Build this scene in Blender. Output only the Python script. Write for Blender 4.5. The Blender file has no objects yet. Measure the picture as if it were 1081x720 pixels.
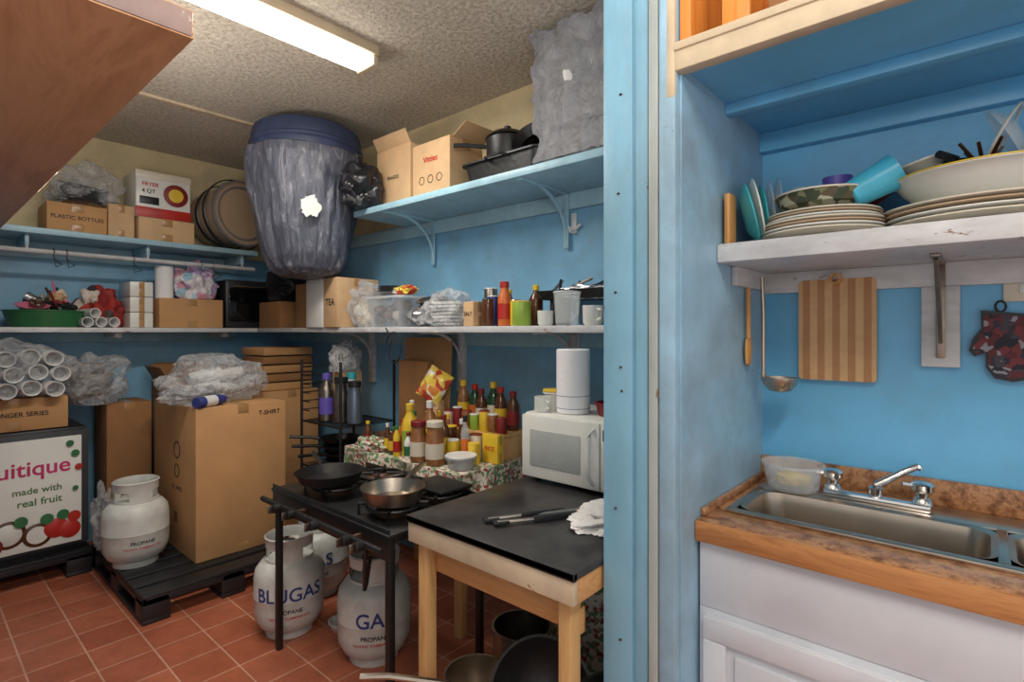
import bpy, bmesh, math, random
from mathutils import Vector, Matrix, noise
random.seed(4)
H=1.4
sc=bpy.context.scene
sc.view_settings.view_transform='Standard'

# ------------------------------------------------------------ materials
def lin(c):
    out=[]
    for v in c:
        v=v/255
        out.append(v/12.92 if v<=.04045 else ((v+.055)/1.055)**2.4)
    return out
def mul(c,f): return [max(0,min(1,v*f)) for v in c]
def base(name):
    m=bpy.data.materials.new(name); m.use_nodes=True
    nt=m.node_tree; b=nt.nodes['Principled BSDF']
    return m,nt,b
def coords(nt,scale=(1,1,1),loc=(0,0,0)):
    tc=nt.nodes.new('ShaderNodeTexCoord'); mp=nt.nodes.new('ShaderNodeMapping')
    mp.inputs['Scale'].default_value=scale; mp.inputs['Location'].default_value=loc
    nt.links.new(tc.outputs['Object'],mp.inputs['Vector']); return mp.outputs['Vector']
def noisen(nt,vec,scale,detail=4,rough=.6):
    n=nt.nodes.new('ShaderNodeTexNoise'); n.inputs['Scale'].default_value=scale
    n.inputs['Detail'].default_value=detail; n.inputs['Roughness'].default_value=rough
    nt.links.new(vec,n.inputs['Vector']); return n
def ramp(nt,fac,stops):
    r=nt.nodes.new('ShaderNodeValToRGB'); e=r.color_ramp.elements
    while len(e)<len(stops): e.new(.5)
    for i,(p,c) in enumerate(stops):
        e[i].position=p; e[i].color=(*c,1)
    nt.links.new(fac,r.inputs['Fac']); return r
def mixc(nt,fac,a,b):
    m=nt.nodes.new('ShaderNodeMix'); m.data_type='RGBA'
    nt.links.new(fac,m.inputs[0])
    for s,v in ((6,a),(7,b)):
        if isinstance(v,(list,tuple)): m.inputs[s].default_value=(*v[:3],1)
        else: nt.links.new(v,m.inputs[s])
    return m.outputs[2]
def bumpn(nt,b,h,strength,dist=.01):
    bp=nt.nodes.new('ShaderNodeBump'); bp.inputs['Strength'].default_value=strength
    bp.inputs['Distance'].default_value=dist
    nt.links.new(h,bp.inputs['Height']); nt.links.new(bp.outputs[0],b.inputs['Normal'])
_c={}
def mat(name,col,rough=.6,metal=0,var=.12,scale=6,bump=0,bscale=40,alpha=1,speck=None,st=.68,sscale=14,stretch=(1,1,1),trans=0,grime=0):
    if name in _c: return _c[name]
    m,nt,b=base(name); c=lin(col)
    v=coords(nt,stretch)
    n=noisen(nt,v,scale)
    r=ramp(nt,n.outputs['Fac'],[(.3,mul(c,1-var*1.6)),(.7,mul(c,1+var))])
    out=r.outputs[0]
    if grime:
        n4=noisen(nt,v,1.7,8,.72)
        r4=ramp(nt,n4.outputs['Fac'],[(.48,(0,0,0)),(.75,(grime,grime,grime))])
        out=mixc(nt,r4.outputs[0],out,lin((122,124,122)))
    if speck:
        n2=noisen(nt,v,sscale,8,.7)
        r2=ramp(nt,n2.outputs['Fac'],[(st,(0,0,0)),(st+.03,(1,1,1))])
        out=mixc(nt,r2.outputs[0],out,lin(speck))
    nt.links.new(out,b.inputs['Base Color'])
    b.inputs['Roughness'].default_value=rough; b.inputs['Metallic'].default_value=metal
    b.inputs['Alpha'].default_value=alpha
    b.inputs['Transmission Weight'].default_value=trans
    if bump:
        n3=noisen(nt,v,bscale,5,.6); bumpn(nt,b,n3.outputs['Fac'],bump)
    _c[name]=m; return m

blue=mat('blue_wall_paint',(126,180,212),.4,var=.12,scale=3,bump=.15,bscale=9,speck=(150,146,134),st=.69,sscale=9,grime=.6)
bluenook=mat('nook_blue_paint',(108,184,228),.36,var=.08,scale=3,bump=.2,bscale=12,speck=(170,178,176),st=.72,sscale=9,grime=.35)
bluepost=mat('post_blue_paint',(134,186,212),.42,var=.12,scale=5,bump=.25,bscale=14,speck=(110,92,78),st=.67,sscale=14,stretch=(1,1,.4),grime=.6)
palepost=mat('post_pale_paint',(176,186,184),.45,var=.12,scale=5,bump=.25,bscale=14,speck=(140,110,80),st=.66,sscale=14,stretch=(1,1,.4),grime=.5)
bluegray=mat('scuffed_nook_side_paint',(150,188,212),.38,var=.12,scale=5,bump=.2,bscale=12,speck=(104,92,88),st=.67,sscale=15,grime=.7)
cream=mat('cream_wall_paint',(218,200,158),.7,var=.08,scale=3,grime=.4)
offw=mat('off_white_trim_paint',(204,186,158),.55,var=.12,scale=8,speck=(130,94,64),st=.65,sscale=16)
shelfblue=mat('shelf_blue_paint',(160,200,216),.4,var=.12,scale=7,speck=(110,95,80),st=.68,sscale=14,grime=.5)
shelfwhite=mat('shelf_white_paint',(208,208,210),.4,var=.12,scale=9,speck=(130,95,70),st=.63,sscale=14,stretch=(1,1,3),grime=.4)
white=mat('white_enamel',(222,222,216),.3,var=.04)
whitep=mat('white_plastic',(222,222,220),.35,var=.06)
cabw=mat('cabinet_white_paint',(210,213,220),.38,var=.06,scale=4,grime=.2)
black=mat('black_iron',(28,27,27),.42,var=.3,bump=.2)
blackp=mat('black_plastic',(34,35,38),.4,var=.2)
blackgloss=mat('black_tabletop',(56,54,54),.35,var=.35,scale=9,speck=(120,114,108),st=.65,sscale=10,grime=.2)
steel=mat('stainless_steel',(190,178,164),.3,1,var=.14,scale=5)
steeld=mat('worn_steel',(150,140,130),.35,1,var=.25,scale=12)
chrome=mat('chrome',(220,220,220),.12,1,var=.03)
foil=mat('aluminium_foil',(215,215,218),.25,.9,var=.15,bump=.8,bscale=18)
card=mat('cardboard',(190,144,96),.8,var=.08,scale=4,bump=.08,bscale=60)
cardd=mat('dark_cardboard',(152,108,68),.85,var=.12,scale=4)
cardl=mat('light_cardboard',(206,170,128),.8,var=.1,scale=5)
tape=mat('packing_tape',(172,132,86),.25,var=.1)
red=mat('red_plastic',(180,42,34),.4); redd=mat('dark_red',(124,30,32),.5)
yellow=mat('yellow_plastic',(226,190,54),.4); green=mat('green_plastic',(48,110,66),.4)
lime=mat('lime_label',(146,176,66),.4); orange=mat('orange_label',(208,108,48),.4)
teal=mat('teal_plastic',(60,170,180),.35); cyan=mat('cyan_plastic',(80,190,222),.3)
pink=mat('pink_plastic',(215,120,150),.4); purple=mat('purple_plastic',(100,86,176),.35)
navy=mat('navy_plastic',(56,68,100),.5,var=.2); brown=mat('brown_glass',(88,52,30),.15)
amber=mat('spice_amber',(146,98,58),.25,var=.3,scale=20); dgreen=mat('green_bottle_glass',(34,68,44),.12)
cream_c=mat('cream_ceramic',(216,206,188),.3,var=.05); paper=mat('paper_towel_paper',(236,236,238),.9,var=.03,bump=.3,bscale=60)
ink=mat('black_ink',(30,28,28),.6); inkb=mat('blue_ink',(52,62,128),.5)
inkr=mat('red_ink',(196,34,34),.5)
clear=mat('clear_plastic',(225,230,235),.12,alpha=.32,var=.05,bump=.5,bscale=14)
glass=mat('clear_glass',(235,240,240),.05,alpha=.28,var=.02)
blackbag=mat('black_bin_bag',(30,32,38),.3,bump=.7,bscale=12,var=.4)
tankw=mat('propane_tank_white',(206,206,200),.38,var=.14,speck=(120,84,56),st=.67,sscale=12,grime=.6)
cloth_w=mat('white_rag',(225,222,220),.9,bump=.3)
rust=mat('rusty_metal',(92,68,54),.6,.4,var=.4,scale=14,bump=.3)
def m_bag(name,lo,hi,col=(228,230,233)):
    m,nt,b=base(name); v=coords(nt)
    n=noisen(nt,v,9,7,.7); n.inputs['Distortion'].default_value=2.5
    a=nt.nodes.new('ShaderNodeMapRange'); a.inputs[1].default_value=.35; a.inputs[2].default_value=.68; a.inputs[3].default_value=lo; a.inputs[4].default_value=hi
    nt.links.new(n.outputs['Fac'],a.inputs[0]); nt.links.new(a.outputs[0],b.inputs['Alpha'])
    b.inputs['Base Color'].default_value=(*lin(col),1); b.inputs['Roughness'].default_value=.16
    bumpn(nt,b,n.outputs['Fac'],.9,.03); return m
cloudy=m_bag('crinkled_clear_bag',.14,.62)
wrapc=m_bag('crinkled_shrink_film',.50,.95,(178,180,186))

def wood(name,c1,c2,scale=6,axis='x',rough=.5):
    m,nt,b=base(name)
    s={'x':(.25,2.5,2.5),'y':(2.5,.25,2.5),'z':(2.5,2.5,.25)}[axis]
    v=coords(nt,s)
    n=noisen(nt,v,scale,6,.65); n.inputs['Distortion'].default_value=1.2
    r=ramp(nt,n.outputs['Fac'],[(.3,lin(c1)),(.5,lin(c2)),(.7,lin(c1))])
    nt.links.new(r.outputs[0],b.inputs['Base Color']); b.inputs['Roughness'].default_value=rough
    return m
ply=wood('plywood_brown',(180,128,88),(214,166,124),3,'y',.42)
pine=wood('pine_wood',(184,138,86),(214,170,114),7,'z')
piney=wood('pine_rail',(176,124,74),(208,158,102),7,'y')
orangew=wood('varnished_wood',(190,100,34),(224,142,64),5,'z',.35)
spoonw=wood('spoon_wood',(168,112,58),(206,152,92),9,'z')
oak=wood('oak_counter_edge',(150,94,50),(192,134,82),8,'y')

def m_tiles():
    m,nt,b=base('terracotta_tiles'); v=coords(nt)
    br=nt.nodes.new('ShaderNodeTexBrick'); br.offset=0.0; br.squash=1
    br.inputs['Color1'].default_value=(*lin((190,112,82)),1); br.inputs['Color2'].default_value=(*lin((164,90,64)),1)
    br.inputs['Mortar'].default_value=(*lin((206,158,134)),1)
    br.inputs['Scale'].default_value=1; br.inputs['Brick Width'].default_value=.2; br.inputs['Row Height'].default_value=.2
    br.inputs['Mortar Size'].default_value=.0038; br.inputs['Mortar Smooth'].default_value=.2
    nt.links.new(v,br.inputs['Vector'])
    n=noisen(nt,v,6,8,.7); r=ramp(nt,n.outputs['Fac'],[(.3,(.70,.66,.64)),(.7,(1.1,1.1,1.1))])
    mm=nt.nodes.new('ShaderNodeMix'); mm.data_type='RGBA'; mm.blend_type='MULTIPLY'; mm.inputs[0].default_value=1
    nt.links.new(br.outputs['Color'],mm.inputs[6]); nt.links.new(r.outputs[0],mm.inputs[7])
    nt.links.new(mm.outputs[2],b.inputs['Base Color']); b.inputs['Roughness'].default_value=.4
    bumpn(nt,b,br.outputs['Fac'],-.4,.004); return m
def m_popcorn():
    m,nt,b=base('popcorn_ceiling'); v=coords(nt)
    n=noisen(nt,v,48,4,.7); r=ramp(nt,n.outputs['Fac'],[(.35,lin((184,174,156))),(.6,lin((228,220,204)))])
    n2=noisen(nt,v,1.2,3); r2=ramp(nt,n2.outputs['Fac'],[(.3,(.80,.80,.80)),(.7,(1,1,1))])
    mm=nt.nodes.new('ShaderNodeMix'); mm.data_type='RGBA'; mm.blend_type='MULTIPLY'; mm.inputs[0].default_value=1
    nt.links.new(r.outputs[0],mm.inputs[6]); nt.links.new(r2.outputs[0],mm.inputs[7])
    nt.links.new(mm.outputs[2],b.inputs['Base Color']); b.inputs['Roughness'].default_value=.9
    bumpn(nt,b,n.outputs['Fac'],.9,.02); return m
def m_granite():
    m,nt,b=base('brown_laminate_counter'); v=coords(nt)
    n=noisen(nt,v,34,8,.75); r=ramp(nt,n.outputs['Fac'],[(.36,lin((100,64,44))),(.48,lin((160,112,76))),(.56,lin((190,144,104))),(.66,lin((134,90,60)))])
    nt.links.new(r.outputs[0],b.inputs['Base Color']); b.inputs['Roughness'].default_value=.3; return m
def m_vor(name,cols,scale,rough=.7):
    m,nt,b=base(name); v=coords(nt)
    n=noisen(nt,v,scale*.6,2); 
    vo=nt.nodes.new('ShaderNodeTexVoronoi'); vo.inputs['Scale'].default_value=scale
    mx=nt.nodes.new('ShaderNodeVectorMath'); mx.operation='MULTIPLY_ADD'
    mx.inputs[1].default_value=(.03,.03,.03)
    nt.links.new(n.outputs['Color'],mx.inputs[0]); nt.links.new(v,mx.inputs[2]); nt.links.new(mx.outputs[0],vo.inputs['Vector'])
    sp=nt.nodes.new('ShaderNodeSeparateColor'); nt.links.new(vo.outputs['Color'],sp.inputs[0])
    st=[(i/len(cols),lin(c)) for i,c in enumerate(cols)]
    r=ramp(nt,sp.outputs[0],st); r.color_ramp.interpolation='CONSTANT'
    nt.links.new(r.outputs[0],b.inputs['Base Color']); b.inputs['Roughness'].default_value=rough; return m
def m_stripe(name,c1,c2,scale,axis='Y'):
    m,nt,b=base(name); v=coords(nt)
    w=nt.nodes.new('ShaderNodeTexWave'); w.bands_direction=axis; w.inputs['Scale'].default_value=scale
    nt.links.new(v,w.inputs['Vector'])
    r=ramp(nt,w.outputs['Fac'],[(0,lin(c1)),(.5,lin(c2))]); r.color_ramp.interpolation='CONSTANT'
    n=noisen(nt,v,30,3); r2=ramp(nt,n.outputs['Fac'],[(.3,(.85,.85,.85)),(.7,(1,1,1))])
    mm=nt.nodes.new('ShaderNodeMix'); mm.data_type='RGBA'; mm.blend_type='MULTIPLY'; mm.inputs[0].default_value=1
    nt.links.new(r.outputs[0],mm.inputs[6]); nt.links.new(r2.outputs[0],mm.inputs[7])
    nt.links.new(mm.outputs[2],b.inputs['Base Color']); b.inputs['Roughness'].default_value=.5; return m
def m_wrap():
    m,nt,b=base('grey_shrink_wrap'); v=coords(nt,(3,3,.7))
    n=noisen(nt,v,6,6,.65); n.inputs['Distortion'].default_value=1.4
    r=ramp(nt,n.outputs['Fac'],[(.36,lin((72,76,90))),(.58,lin((98,101,114))),(.76,lin((172,174,184)))])  # paler streaks paint the film's sheen into the base colour
    nt.links.new(r.outputs[0],b.inputs['Base Color']); b.inputs['Roughness'].default_value=.26
    bumpn(nt,b,n.outputs['Fac'],.6,.02); return m
tiles=m_tiles(); pop=m_popcorn(); granite=m_granite(); wrap=m_wrap()
floral=m_vor('floral_tablecloth',[(222,212,196),(120,146,112),(228,220,206),(160,66,66),(104,146,104),(226,218,202),(206,176,168),(112,140,92)],64)
chips=m_vor('snack_bag_print',[(232,200,70),(190,70,50),(238,214,96),(214,136,66),(238,230,214)],22,.3)
camo=m_vor('patterned_bowl',[(120,125,90),(60,70,50),(180,175,150),(90,80,60)],36,.4)
cloth_r=m_vor('red_print_cloth',[(160,44,40),(140,36,36),(215,202,190),(170,56,46),(80,66,66),(150,50,44)],12)
unic=m_vor('pastel_print',[(230,226,230),(226,172,192),(166,204,220),(232,230,234),(190,164,206)],16,.5)
pothold=m_vor('oven_mitt_print',[(52,50,60),(96,44,50),(70,66,78),(120,54,58),(150,148,156),(40,40,52)],60)
bamboo=m_stripe('bamboo_stripes',(182,130,84),(212,170,120),8,'Y')
def emis(name,col,s):
    m=bpy.data.materials.new(name); m.use_nodes=True; b=m.node_tree.nodes['Principled BSDF']
    b.inputs['Emission Color'].default_value=(*lin(col),1); b.inputs['Emission Strength'].default_value=s
    b.inputs['Base Color'].default_value=(.9,.9,.9,1); return m
lampm=emis('fluorescent_diffuser',(255,250,240),8)

# ------------------------------------------------------------ mesh builder
def RX(a): return Matrix.Rotation(a,4,'X')
def RY(a): return Matrix.Rotation(a,4,'Y')
def RZ(a): return Matrix.Rotation(a,4,'Z')
class M:
    def __init__(s,name): s.name=name; s.bm=bmesh.new(); s.mats=[]
    def add(s,t,m,X=None,smooth=True):
        if m not in s.mats: s.mats.append(m)
        i=s.mats.index(m)
        for f in t.faces: f.material_index=i; f.smooth=smooth
        if X is not None: t.transform(X)
        me=bpy.data.meshes.new('t'); t.to_mesh(me); t.free(); s.bm.from_mesh(me); bpy.data.meshes.remove(me)
        return s
    def box(s,c,d,m,R=None,bev=.003):
        t=bmesh.new(); bmesh.ops.create_cube(t,size=1)
        t.transform(Matrix.Diagonal((*d,1)))
        b=min(bev,min(d)*.3)
        if b>0: bmesh.ops.bevel(t,geom=t.edges[:],offset=b,segments=2,profile=.5,affect='EDGES')
        return s.add(t,m,Matrix.Translation(c)@(R or Matrix()))
    def bx(s,x0,x1,y0,y1,z0,z1,m,bev=.003):
        return s.box(((x0+x1)/2,(y0+y1)/2,(z0+z1)/2),(x1-x0,y1-y0,z1-z0),m,None,bev)
    def lathe(s,c,prof,m,R=None,seg=28,sc=(1,1,1),a0=0,a1=2*math.pi):
        t=bmesh.new(); full=abs(a1-a0-2*math.pi)<1e-4
        rings=[]
        for r,z in prof:
            if r<1e-5: rings.append([t.verts.new((0,0,z))])
            else:
                n=seg if full else seg+1
                rings.append([t.verts.new((r*math.cos(a0+(a1-a0)*k/seg),r*math.sin(a0+(a1-a0)*k/seg),z)) for k in range(n)])
        for a,b in zip(rings,rings[1:]):
            N=seg
            for k in range(N):
                k2=(k+1)%seg if full else k+1
                if len(a)==1 and len(b)==1: continue
                if len(a)==1: t.faces.new((a[0],b[k],b[k2]))
                elif len(b)==1: t.faces.new((a[k],b[0],a[k2]))
                else: t.faces.new((a[k],b[k],b[k2],a[k2]))
        bmesh.ops.recalc_face_normals(t,faces=t.faces[:])
        return s.add(t,m,Matrix.Translation(c)@(R or Matrix())@Matrix.Diagonal((*sc,1)))
    def cyl(s,c,r,h,m,R=None,seg=24,r2=None):
        r2=r if r2 is None else r2; e=min(.003,h*.2,r*.2)
        return s.lathe(c,[(0,0),(r-e,0),(r,e),(r2,h-e),(r2-e,h),(0,h)],m,R,seg)
    def tube(s,pts,r,m,seg=8,closed=False):
        pts=[Vector(p) for p in pts]; t=bmesh.new(); n=len(pts); rings=[]
        for i,p in enumerate(pts):
            if closed: d=pts[(i+1)%n]-pts[i-1]
            else: d=pts[min(i+1,n-1)]-pts[max(i-1,0)]
            d.normalize(); up=Vector((0,0,1)) if abs(d.z)<.9 else Vector((1,0,0))
            u=d.cross(up).normalized(); v=d.cross(u)
            rings.append([t.verts.new(p+u*r*math.cos(2*math.pi*k/seg)+v*r*math.sin(2*math.pi*k/seg)) for k in range(seg)])
        for i in range(n if closed else n-1):
            a=rings[i]; b=rings[(i+1)%n]
            for k in range(seg): 
                t.faces.new((a[k],b[k],b[(k+1)%seg],a[(k+1)%seg]))
        if not closed: t.faces.new(rings[0]); t.faces.new(rings[-1])
        bmesh.ops.recalc_face_normals(t,faces=t.faces[:])
        return s.add(t,m)
    def blob(s,c,d,m,amp=.2,freq=2.5,seed=0,sub=4,flat=-.6,R=None):
        t=bmesh.new(); bmesh.ops.create_icosphere(t,subdivisions=sub,radius=1)
        o=Vector((seed*3.7,seed*1.3,seed*2.1))
        for v in t.verts:
            p=v.co.copy(); k=1+amp*noise.noise(p*freq+o)*1.6+amp*.6*(abs(noise.noise(p*freq*2.6+o))-.2)+amp*.3*abs(noise.noise(p*freq*6+o))
            q=p*k
            if q.z<flat: q.z=flat+(q.z-flat)*.03
            v.co=Vector((q.x*d[0],q.y*d[1],q.z*d[2]))
        return s.add(t,m,Matrix.Translation(c)@(R or Matrix()))
    def poly(s,pts,th,m,X):
        t=bmesh.new(); a=[t.verts.new((x,y,0)) for x,y in pts]; b=[t.verts.new((x,y,th)) for x,y in pts]
        t.faces.new(a[::-1]); t.faces.new(b); n=len(pts)
        for i in range(n): t.faces.new((a[i],a[(i+1)%n],b[(i+1)%n],b[i]))
        bmesh.ops.recalc_face_normals(t,faces=t.faces[:])
        return s.add(t,m,X,False)
    def text(s,body,size,m,X=None,wrapr=None,ang=0,c=None):
        cu=bpy.data.curves.new('t','FONT'); cu.body=body; cu.size=size; cu.align_x='CENTER'; cu.align_y='CENTER'; cu.offset=size*.015
        o=bpy.data.objects.new('t',cu); sc.collection.objects.link(o)
        dg=bpy.context.evaluated_depsgraph_get(); me=o.evaluated_get(dg).to_mesh()
        t=bmesh.new(); t.from_mesh(me); o.evaluated_get(dg).to_mesh_clear()
        bpy.data.objects.remove(o); bpy.data.curves.remove(cu)
        if wrapr:
            bmesh.ops.subdivide_edges(t,edges=t.edges[:],cuts=1)
            for v in t.verts:
                a=ang+v.co.x/wrapr; v.co=Vector((c[0]+wrapr*math.cos(a),c[1]+wrapr*math.sin(a),c[2]+v.co.y))
        return s.add(t,m,X,False)
    def done(s,X=None):
        vs=s.bm.verts
        if X is not None: s.bm.transform(X)
        x=[v.co.x for v in vs]; y=[v.co.y for v in vs]; z=min(v.co.z for v in vs)
        o=Vector(((min(x)+max(x))/2,(min(y)+max(y))/2,z))
        for v in vs: v.co-=o
        me=bpy.data.meshes.new(s.name); s.bm.to_mesh(me); s.bm.free()
        for m in s.mats: me.materials.append(m)
        me.set_sharp_from_angle(angle=math.radians(38))
        ob=bpy.data.objects.new(s.name,me); ob.location=o; sc.collection.objects.link(ob); return ob
def TF(x,y,z,face='-Y'):
    R=RX(math.pi/2) if face=='-Y' else RZ(-math.pi/2)@RX(math.pi/2)
    return Matrix.Translation((x,y,z))@R

# ------------------------------------------------------------ room
CE=2.7; XB=2.2; YA=4.5; XN=1.85; YN=.545; YP=.745; XP=1.21
def slab(name,*a,bev=0): M(name).bx(*a,bev=bev).done()
slab('floor',-1.6,2.3,-1.5,4.6,-.1,0,tiles)
# tile pattern is generated from object space; shift origin so joints fall on whole tiles and the top face is textured
slab('ceiling',-1.6,2.3,-1.5,4.6,CE,CE+.1,pop)
w=M('wall_right'); w.bx(XB,XB+.1,YP-.1,4.6,0,2.09,blue,0); w.bx(XB,XB+.1,YP-.1,4.6,2.09,CE,cream,0); w.done()
w=M('wall_back'); w.bx(-.45,XB,YA,YA+.1,0,1.98,blue,0); w.bx(-.45,XB,YA,YA+.1,1.98,CE,cream,0); w.done()
slab('wall_left',-.45,-.35,1.0,YA,0,CE,blue)
w=M('wall_partition')
w.bx(XP+.012,XB,YN+.004,YP,0,CE,bluepost,0)
w.bx(XP,XP+.03,.662,YP,0,CE,bluepost,.004)
w.bx(XP+.006,XP+.03,.622,.657,0,CE,bluepost,.004)
w.bx(XP-.004,XP+.03,.590,.617,0,CE,palepost,.006)
w.bx(XP-.008,XP+.03,.545,.587,0,CE,bluegray,.006)
w.bx(XP-.010,XP+.03,.545,.568,1.95,CE,offw,.006)
w.bx(XP+.02,XN,YN-.004,YN+.01,0,CE,bluegray,0)
for z in (.62,.95,1.25,1.31,1.5,1.75,2.0,2.3): w.lathe((XP-.001,.70+.01*math.sin(z*9),z),[(0,-.004),(.005,0),(0,.004)],rust,seg=8)
w.done()
slab('wall_nook',XN,XN+.1,-1.3,YN,0,CE,bluenook)
slab('trim_1',-.35,XB,3.43,3.47,CE-.015,CE,offw,bev=.003)
w=M('trim_2')
w.bx(XP-.008,XP+.03,-1.3,YN+.002,2.01,2.07,offw,.004)
w.bx(XP-.014,XP+.01,-1.3,YN+.002,2.055,2.075,offw,.004)
w.bx(XP+.03,XN,-1.3,YN-.004,2.03,2.05,bluenook,0)
w.bx(XN-.035,XN,-1.3,YN-.004,1.97,2.03,bluenook,.003)
w.bx(XP+.3,XP+.34,-1.3,YN-.004,2.0,2.03,bluenook,.003)
w.done()
w=M('upper_cabinet'); w.bx(XP+.01,XN,YN-.03,YN-.003,2.052,CE,orangew); w.bx(XP+.3,XP+.32,-1.3,YN-.03,2.055,CE,orangew)
w.bx(XP,XP+.025,-1.3,YN-.003,2.3,2.36,orangew); w.bx(XP,XP+.02,.38,.44,2.075,2.3,orangew); w.done()
c=M('storage_box'); c.bx(XP+.06,XP+.25,.1,.36,2.056,2.22,cardd); c.bx(XP+.055,XP+.255,.095,.365,2.2,2.225,cardl); c.done()

# ------------------------------------------------------------ shelves
G=.002
def bracket(o,x,y,zt,dep,ht,m):
    o.bx(x-.008,x,y-.015,y+.015,zt-ht,zt,m,.002); o.bx(x-dep,x,y-.015,y+.015,zt-.008,zt,m,.002)
    pts=[(x-.004-(dep*.75)*(1-math.cos(a)),y,zt-ht*.85+ht*.85*math.sin(a)) for a in [i*math.pi/16 for i in range(9)]]
    o.tube(pts,.009,m,6)
UE=2.83
s=M('storage_shelf'); s.bx(1.8,XB-G,YP+G,UE,2.08,2.115,shelfblue)
s.bx(XB-.02,XB-G,YP+G,YA-G,2.0,2.08,shelfblue)
for y in (1.55,2.55): bracket(s,XB-.02,y,2.08,.36,.27,shelfblue)
s.done()
s=M('storage_shelf'); s.bx(1.8,XB-G,YP+G,YA-G,1.395,1.425,shelfwhite); s.bx(XB-.02,XB-G,YP+G,YA-G,1.32,1.395,shelfblue)
for y in (1.5,2.3,3.2): s.bx(XB-.03,XB-G,y-.03,y+.03,1.05,1.395,shelfwhite); bracket(s,XB-.03,y,1.395,.3,.2,shelfwhite)
s.done()
s=M('storage_shelf'); s.bx(-.35+G,1.79,4.1,YA-G,1.395,1.425,shelfwhite); s.bx(-.35+G,1.79,YA-.02,YA-G,1.33,1.395,shelfblue)
for x in (.1,.95,1.6): s.bx(x-.02,x+.02,4.2,YA-G,1.36,1.395,shelfwhite)
s.done()
s=M('storage_shelf'); s.bx(-.35+G,1.79,4.1,YA-G,1.965,2.0,shelfblue); s.bx(-.35+G,1.79,YA-.02,YA-G,1.86,1.965,shelfblue)
s.tube([(-.34,4.16,1.87),(1.79,4.16,1.87)],.014,shelfwhite)
for x in (-.1,.5,1.1,1.7): s.bx(x-.01,x+.01,4.15,YA-G,1.9,1.965,shelfblue); s.tube([(x,4.16,1.965),(x,4.16,1.86)],.008,shelfwhite)
s.done()
for x in (.62,.68,1.02,1.42,1.5):
    h=M('wire_hanger'); h.tube([(x,4.16+.02*math.cos(a),1.873+.022*math.sin(a)) for a in [math.pi*1.2-i*.35 for i in range(11)]]+[(x,4.14,1.83)],.003,steeld,6)
    h.tube([(x,4.14,1.83),(x+.02,4.22,1.79),(x+.02,4.06,1.79)],.003,steeld,6,True); h.done()
s=M('overhead_plywood_shelf'); s.bx(-.348,.37,1.12,4.09,1.95,1.957,ply,.001); s.bx(-.348,.37,1.12,4.09,1.957,2.004,ply,.003)
s.bx(-.348,.366,1.117,1.121,1.953,2.0,mat('grey_shelf_edge',(150,130,125),.5,var=.2,speck=(215,210,205),st=.58,sscale=6),.001)
for y in (1.5,2.7,3.7): s.bx(-.348,-.33,y-.015,y+.015,1.7,1.95,shelfwhite); s.tube([(-.33,y,1.72),(.0,y,1.95)],.01,shelfwhite)
s.done()
o=M('white_wall_hook'); o.bx(XB-.012,XB-G,1.50,1.53,1.88,1.98,whitep,.004); o.tube([(XB-.01,1.515,1.90),(XB-.04,1.515,1.885),(XB-.05,1.515,1.91)],.006,whitep); o.tube([(XB-.015,1.47,1.92),(XB-.015,1.50,1.90),(XB-.015,1.56,1.91)],.008,whitep); o.done()
o=M('black_power_cable'); o.tube([(1.792,2.42+.07*math.cos(a)*(1-.05*a),1.33+.075*math.sin(a)-.006*a) for a in [i*.35 for i in range(22)]]+[(1.792,2.50,1.42)],.004,blackp,6); o.done()

# ------------------------------------------------------------ nook: cabinet, counter, sink
c=M('sink_base_cabinet'); XC=XN-.004
c.bx(1.337,XC,.518,.535,.09,.883,cabw,.002); c.bx(1.337,XC,-1.2,-1.183,.09,.883,cabw,.002)
c.bx(1.337,XC,-1.2,.535,.09,.108,cabw,.002); c.bx(XC-.01,XC,-1.18,.515,.1,.883,cabw,.002); c.bx(1.39,1.41,-1.2,.535,0,.09,cabw,.002)
c.bx(1.32,1.337,-1.2,.535,.72,.883,cabw,.004); c.bx(1.322,1.337,-1.2,.535,.09,.72,cabw,.002)
def rdoor(y0,y1,z0,z1):
    c.bx(1.314,1.322,y0,y1,z0,z1,cabw,.003)
    f=.055
    for a in ((y0,y1,z0,z0+f),(y0,y1,z1-f,z1),(y0,y0+f,z0+f,z1-f),(y1-f,y1,z0+f,z1-f)):
        c.bx(1.302,1.316,*a,cabw,.004)
    c.bx(1.303,1.318,y0+f+.02,y1-f-.02,z0+f+.02,z1-f-.02,cabw,.009)
rdoor(.115,.52,.12,.705); rdoor(-.3,.10,.12,.705); rdoor(-.72,-.315,.12,.705)
c.done()
c=M('countertop')
zc=.935
c.bx(1.31,1.43,-1.2,.54,.885,zc,granite,.004); c.bx(1.77,XC,-1.2,.54,.885,zc,granite,.002)
c.bx(1.43,1.77,.49,.54,.885,zc,granite,.001); c.bx(1.43,1.77,-1.2,-.42,.885,zc,granite,.001)
c.bx(1.302,1.318,-1.2,.54,.883,zc-.002,oak,.004)
c.bx(XN-.02,XC,-1.2,.54,zc,zc+.07,granite,.004); c.bx(1.34,XN-.02,.528,.54,zc,zc+.02,granite,.003)
c.done()
def rrect(x0,x1,y0,y1,r,n=6):
    p=[]
    for cx,cy,a in ((x1-r,y1-r,0),(x0+r,y1-r,90),(x0+r,y0+r,180),(x1-r,y0+r,270)):
        for i in range(n+1):
            t=math.radians(a+90*i/n); p.append((cx+r*math.cos(t),cy+r*math.sin(t)))
    return p
def loft(o,loops,m,cap=True):
    t=bmesh.new(); R=[[t.verts.new(p) for p in L] for L in loops]
    for a,b in zip(R,R[1:]):
        n=len(a)
        for k in range(n): t.faces.new((a[k],a[(k+1)%n],b[(k+1)%n],b[k]))
    if cap: t.faces.new(R[-1])
    bmesh.ops.recalc_face_normals(t,faces=t.faces[:])
    o.add(t,m)
k=M('stainless_sink')
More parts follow.
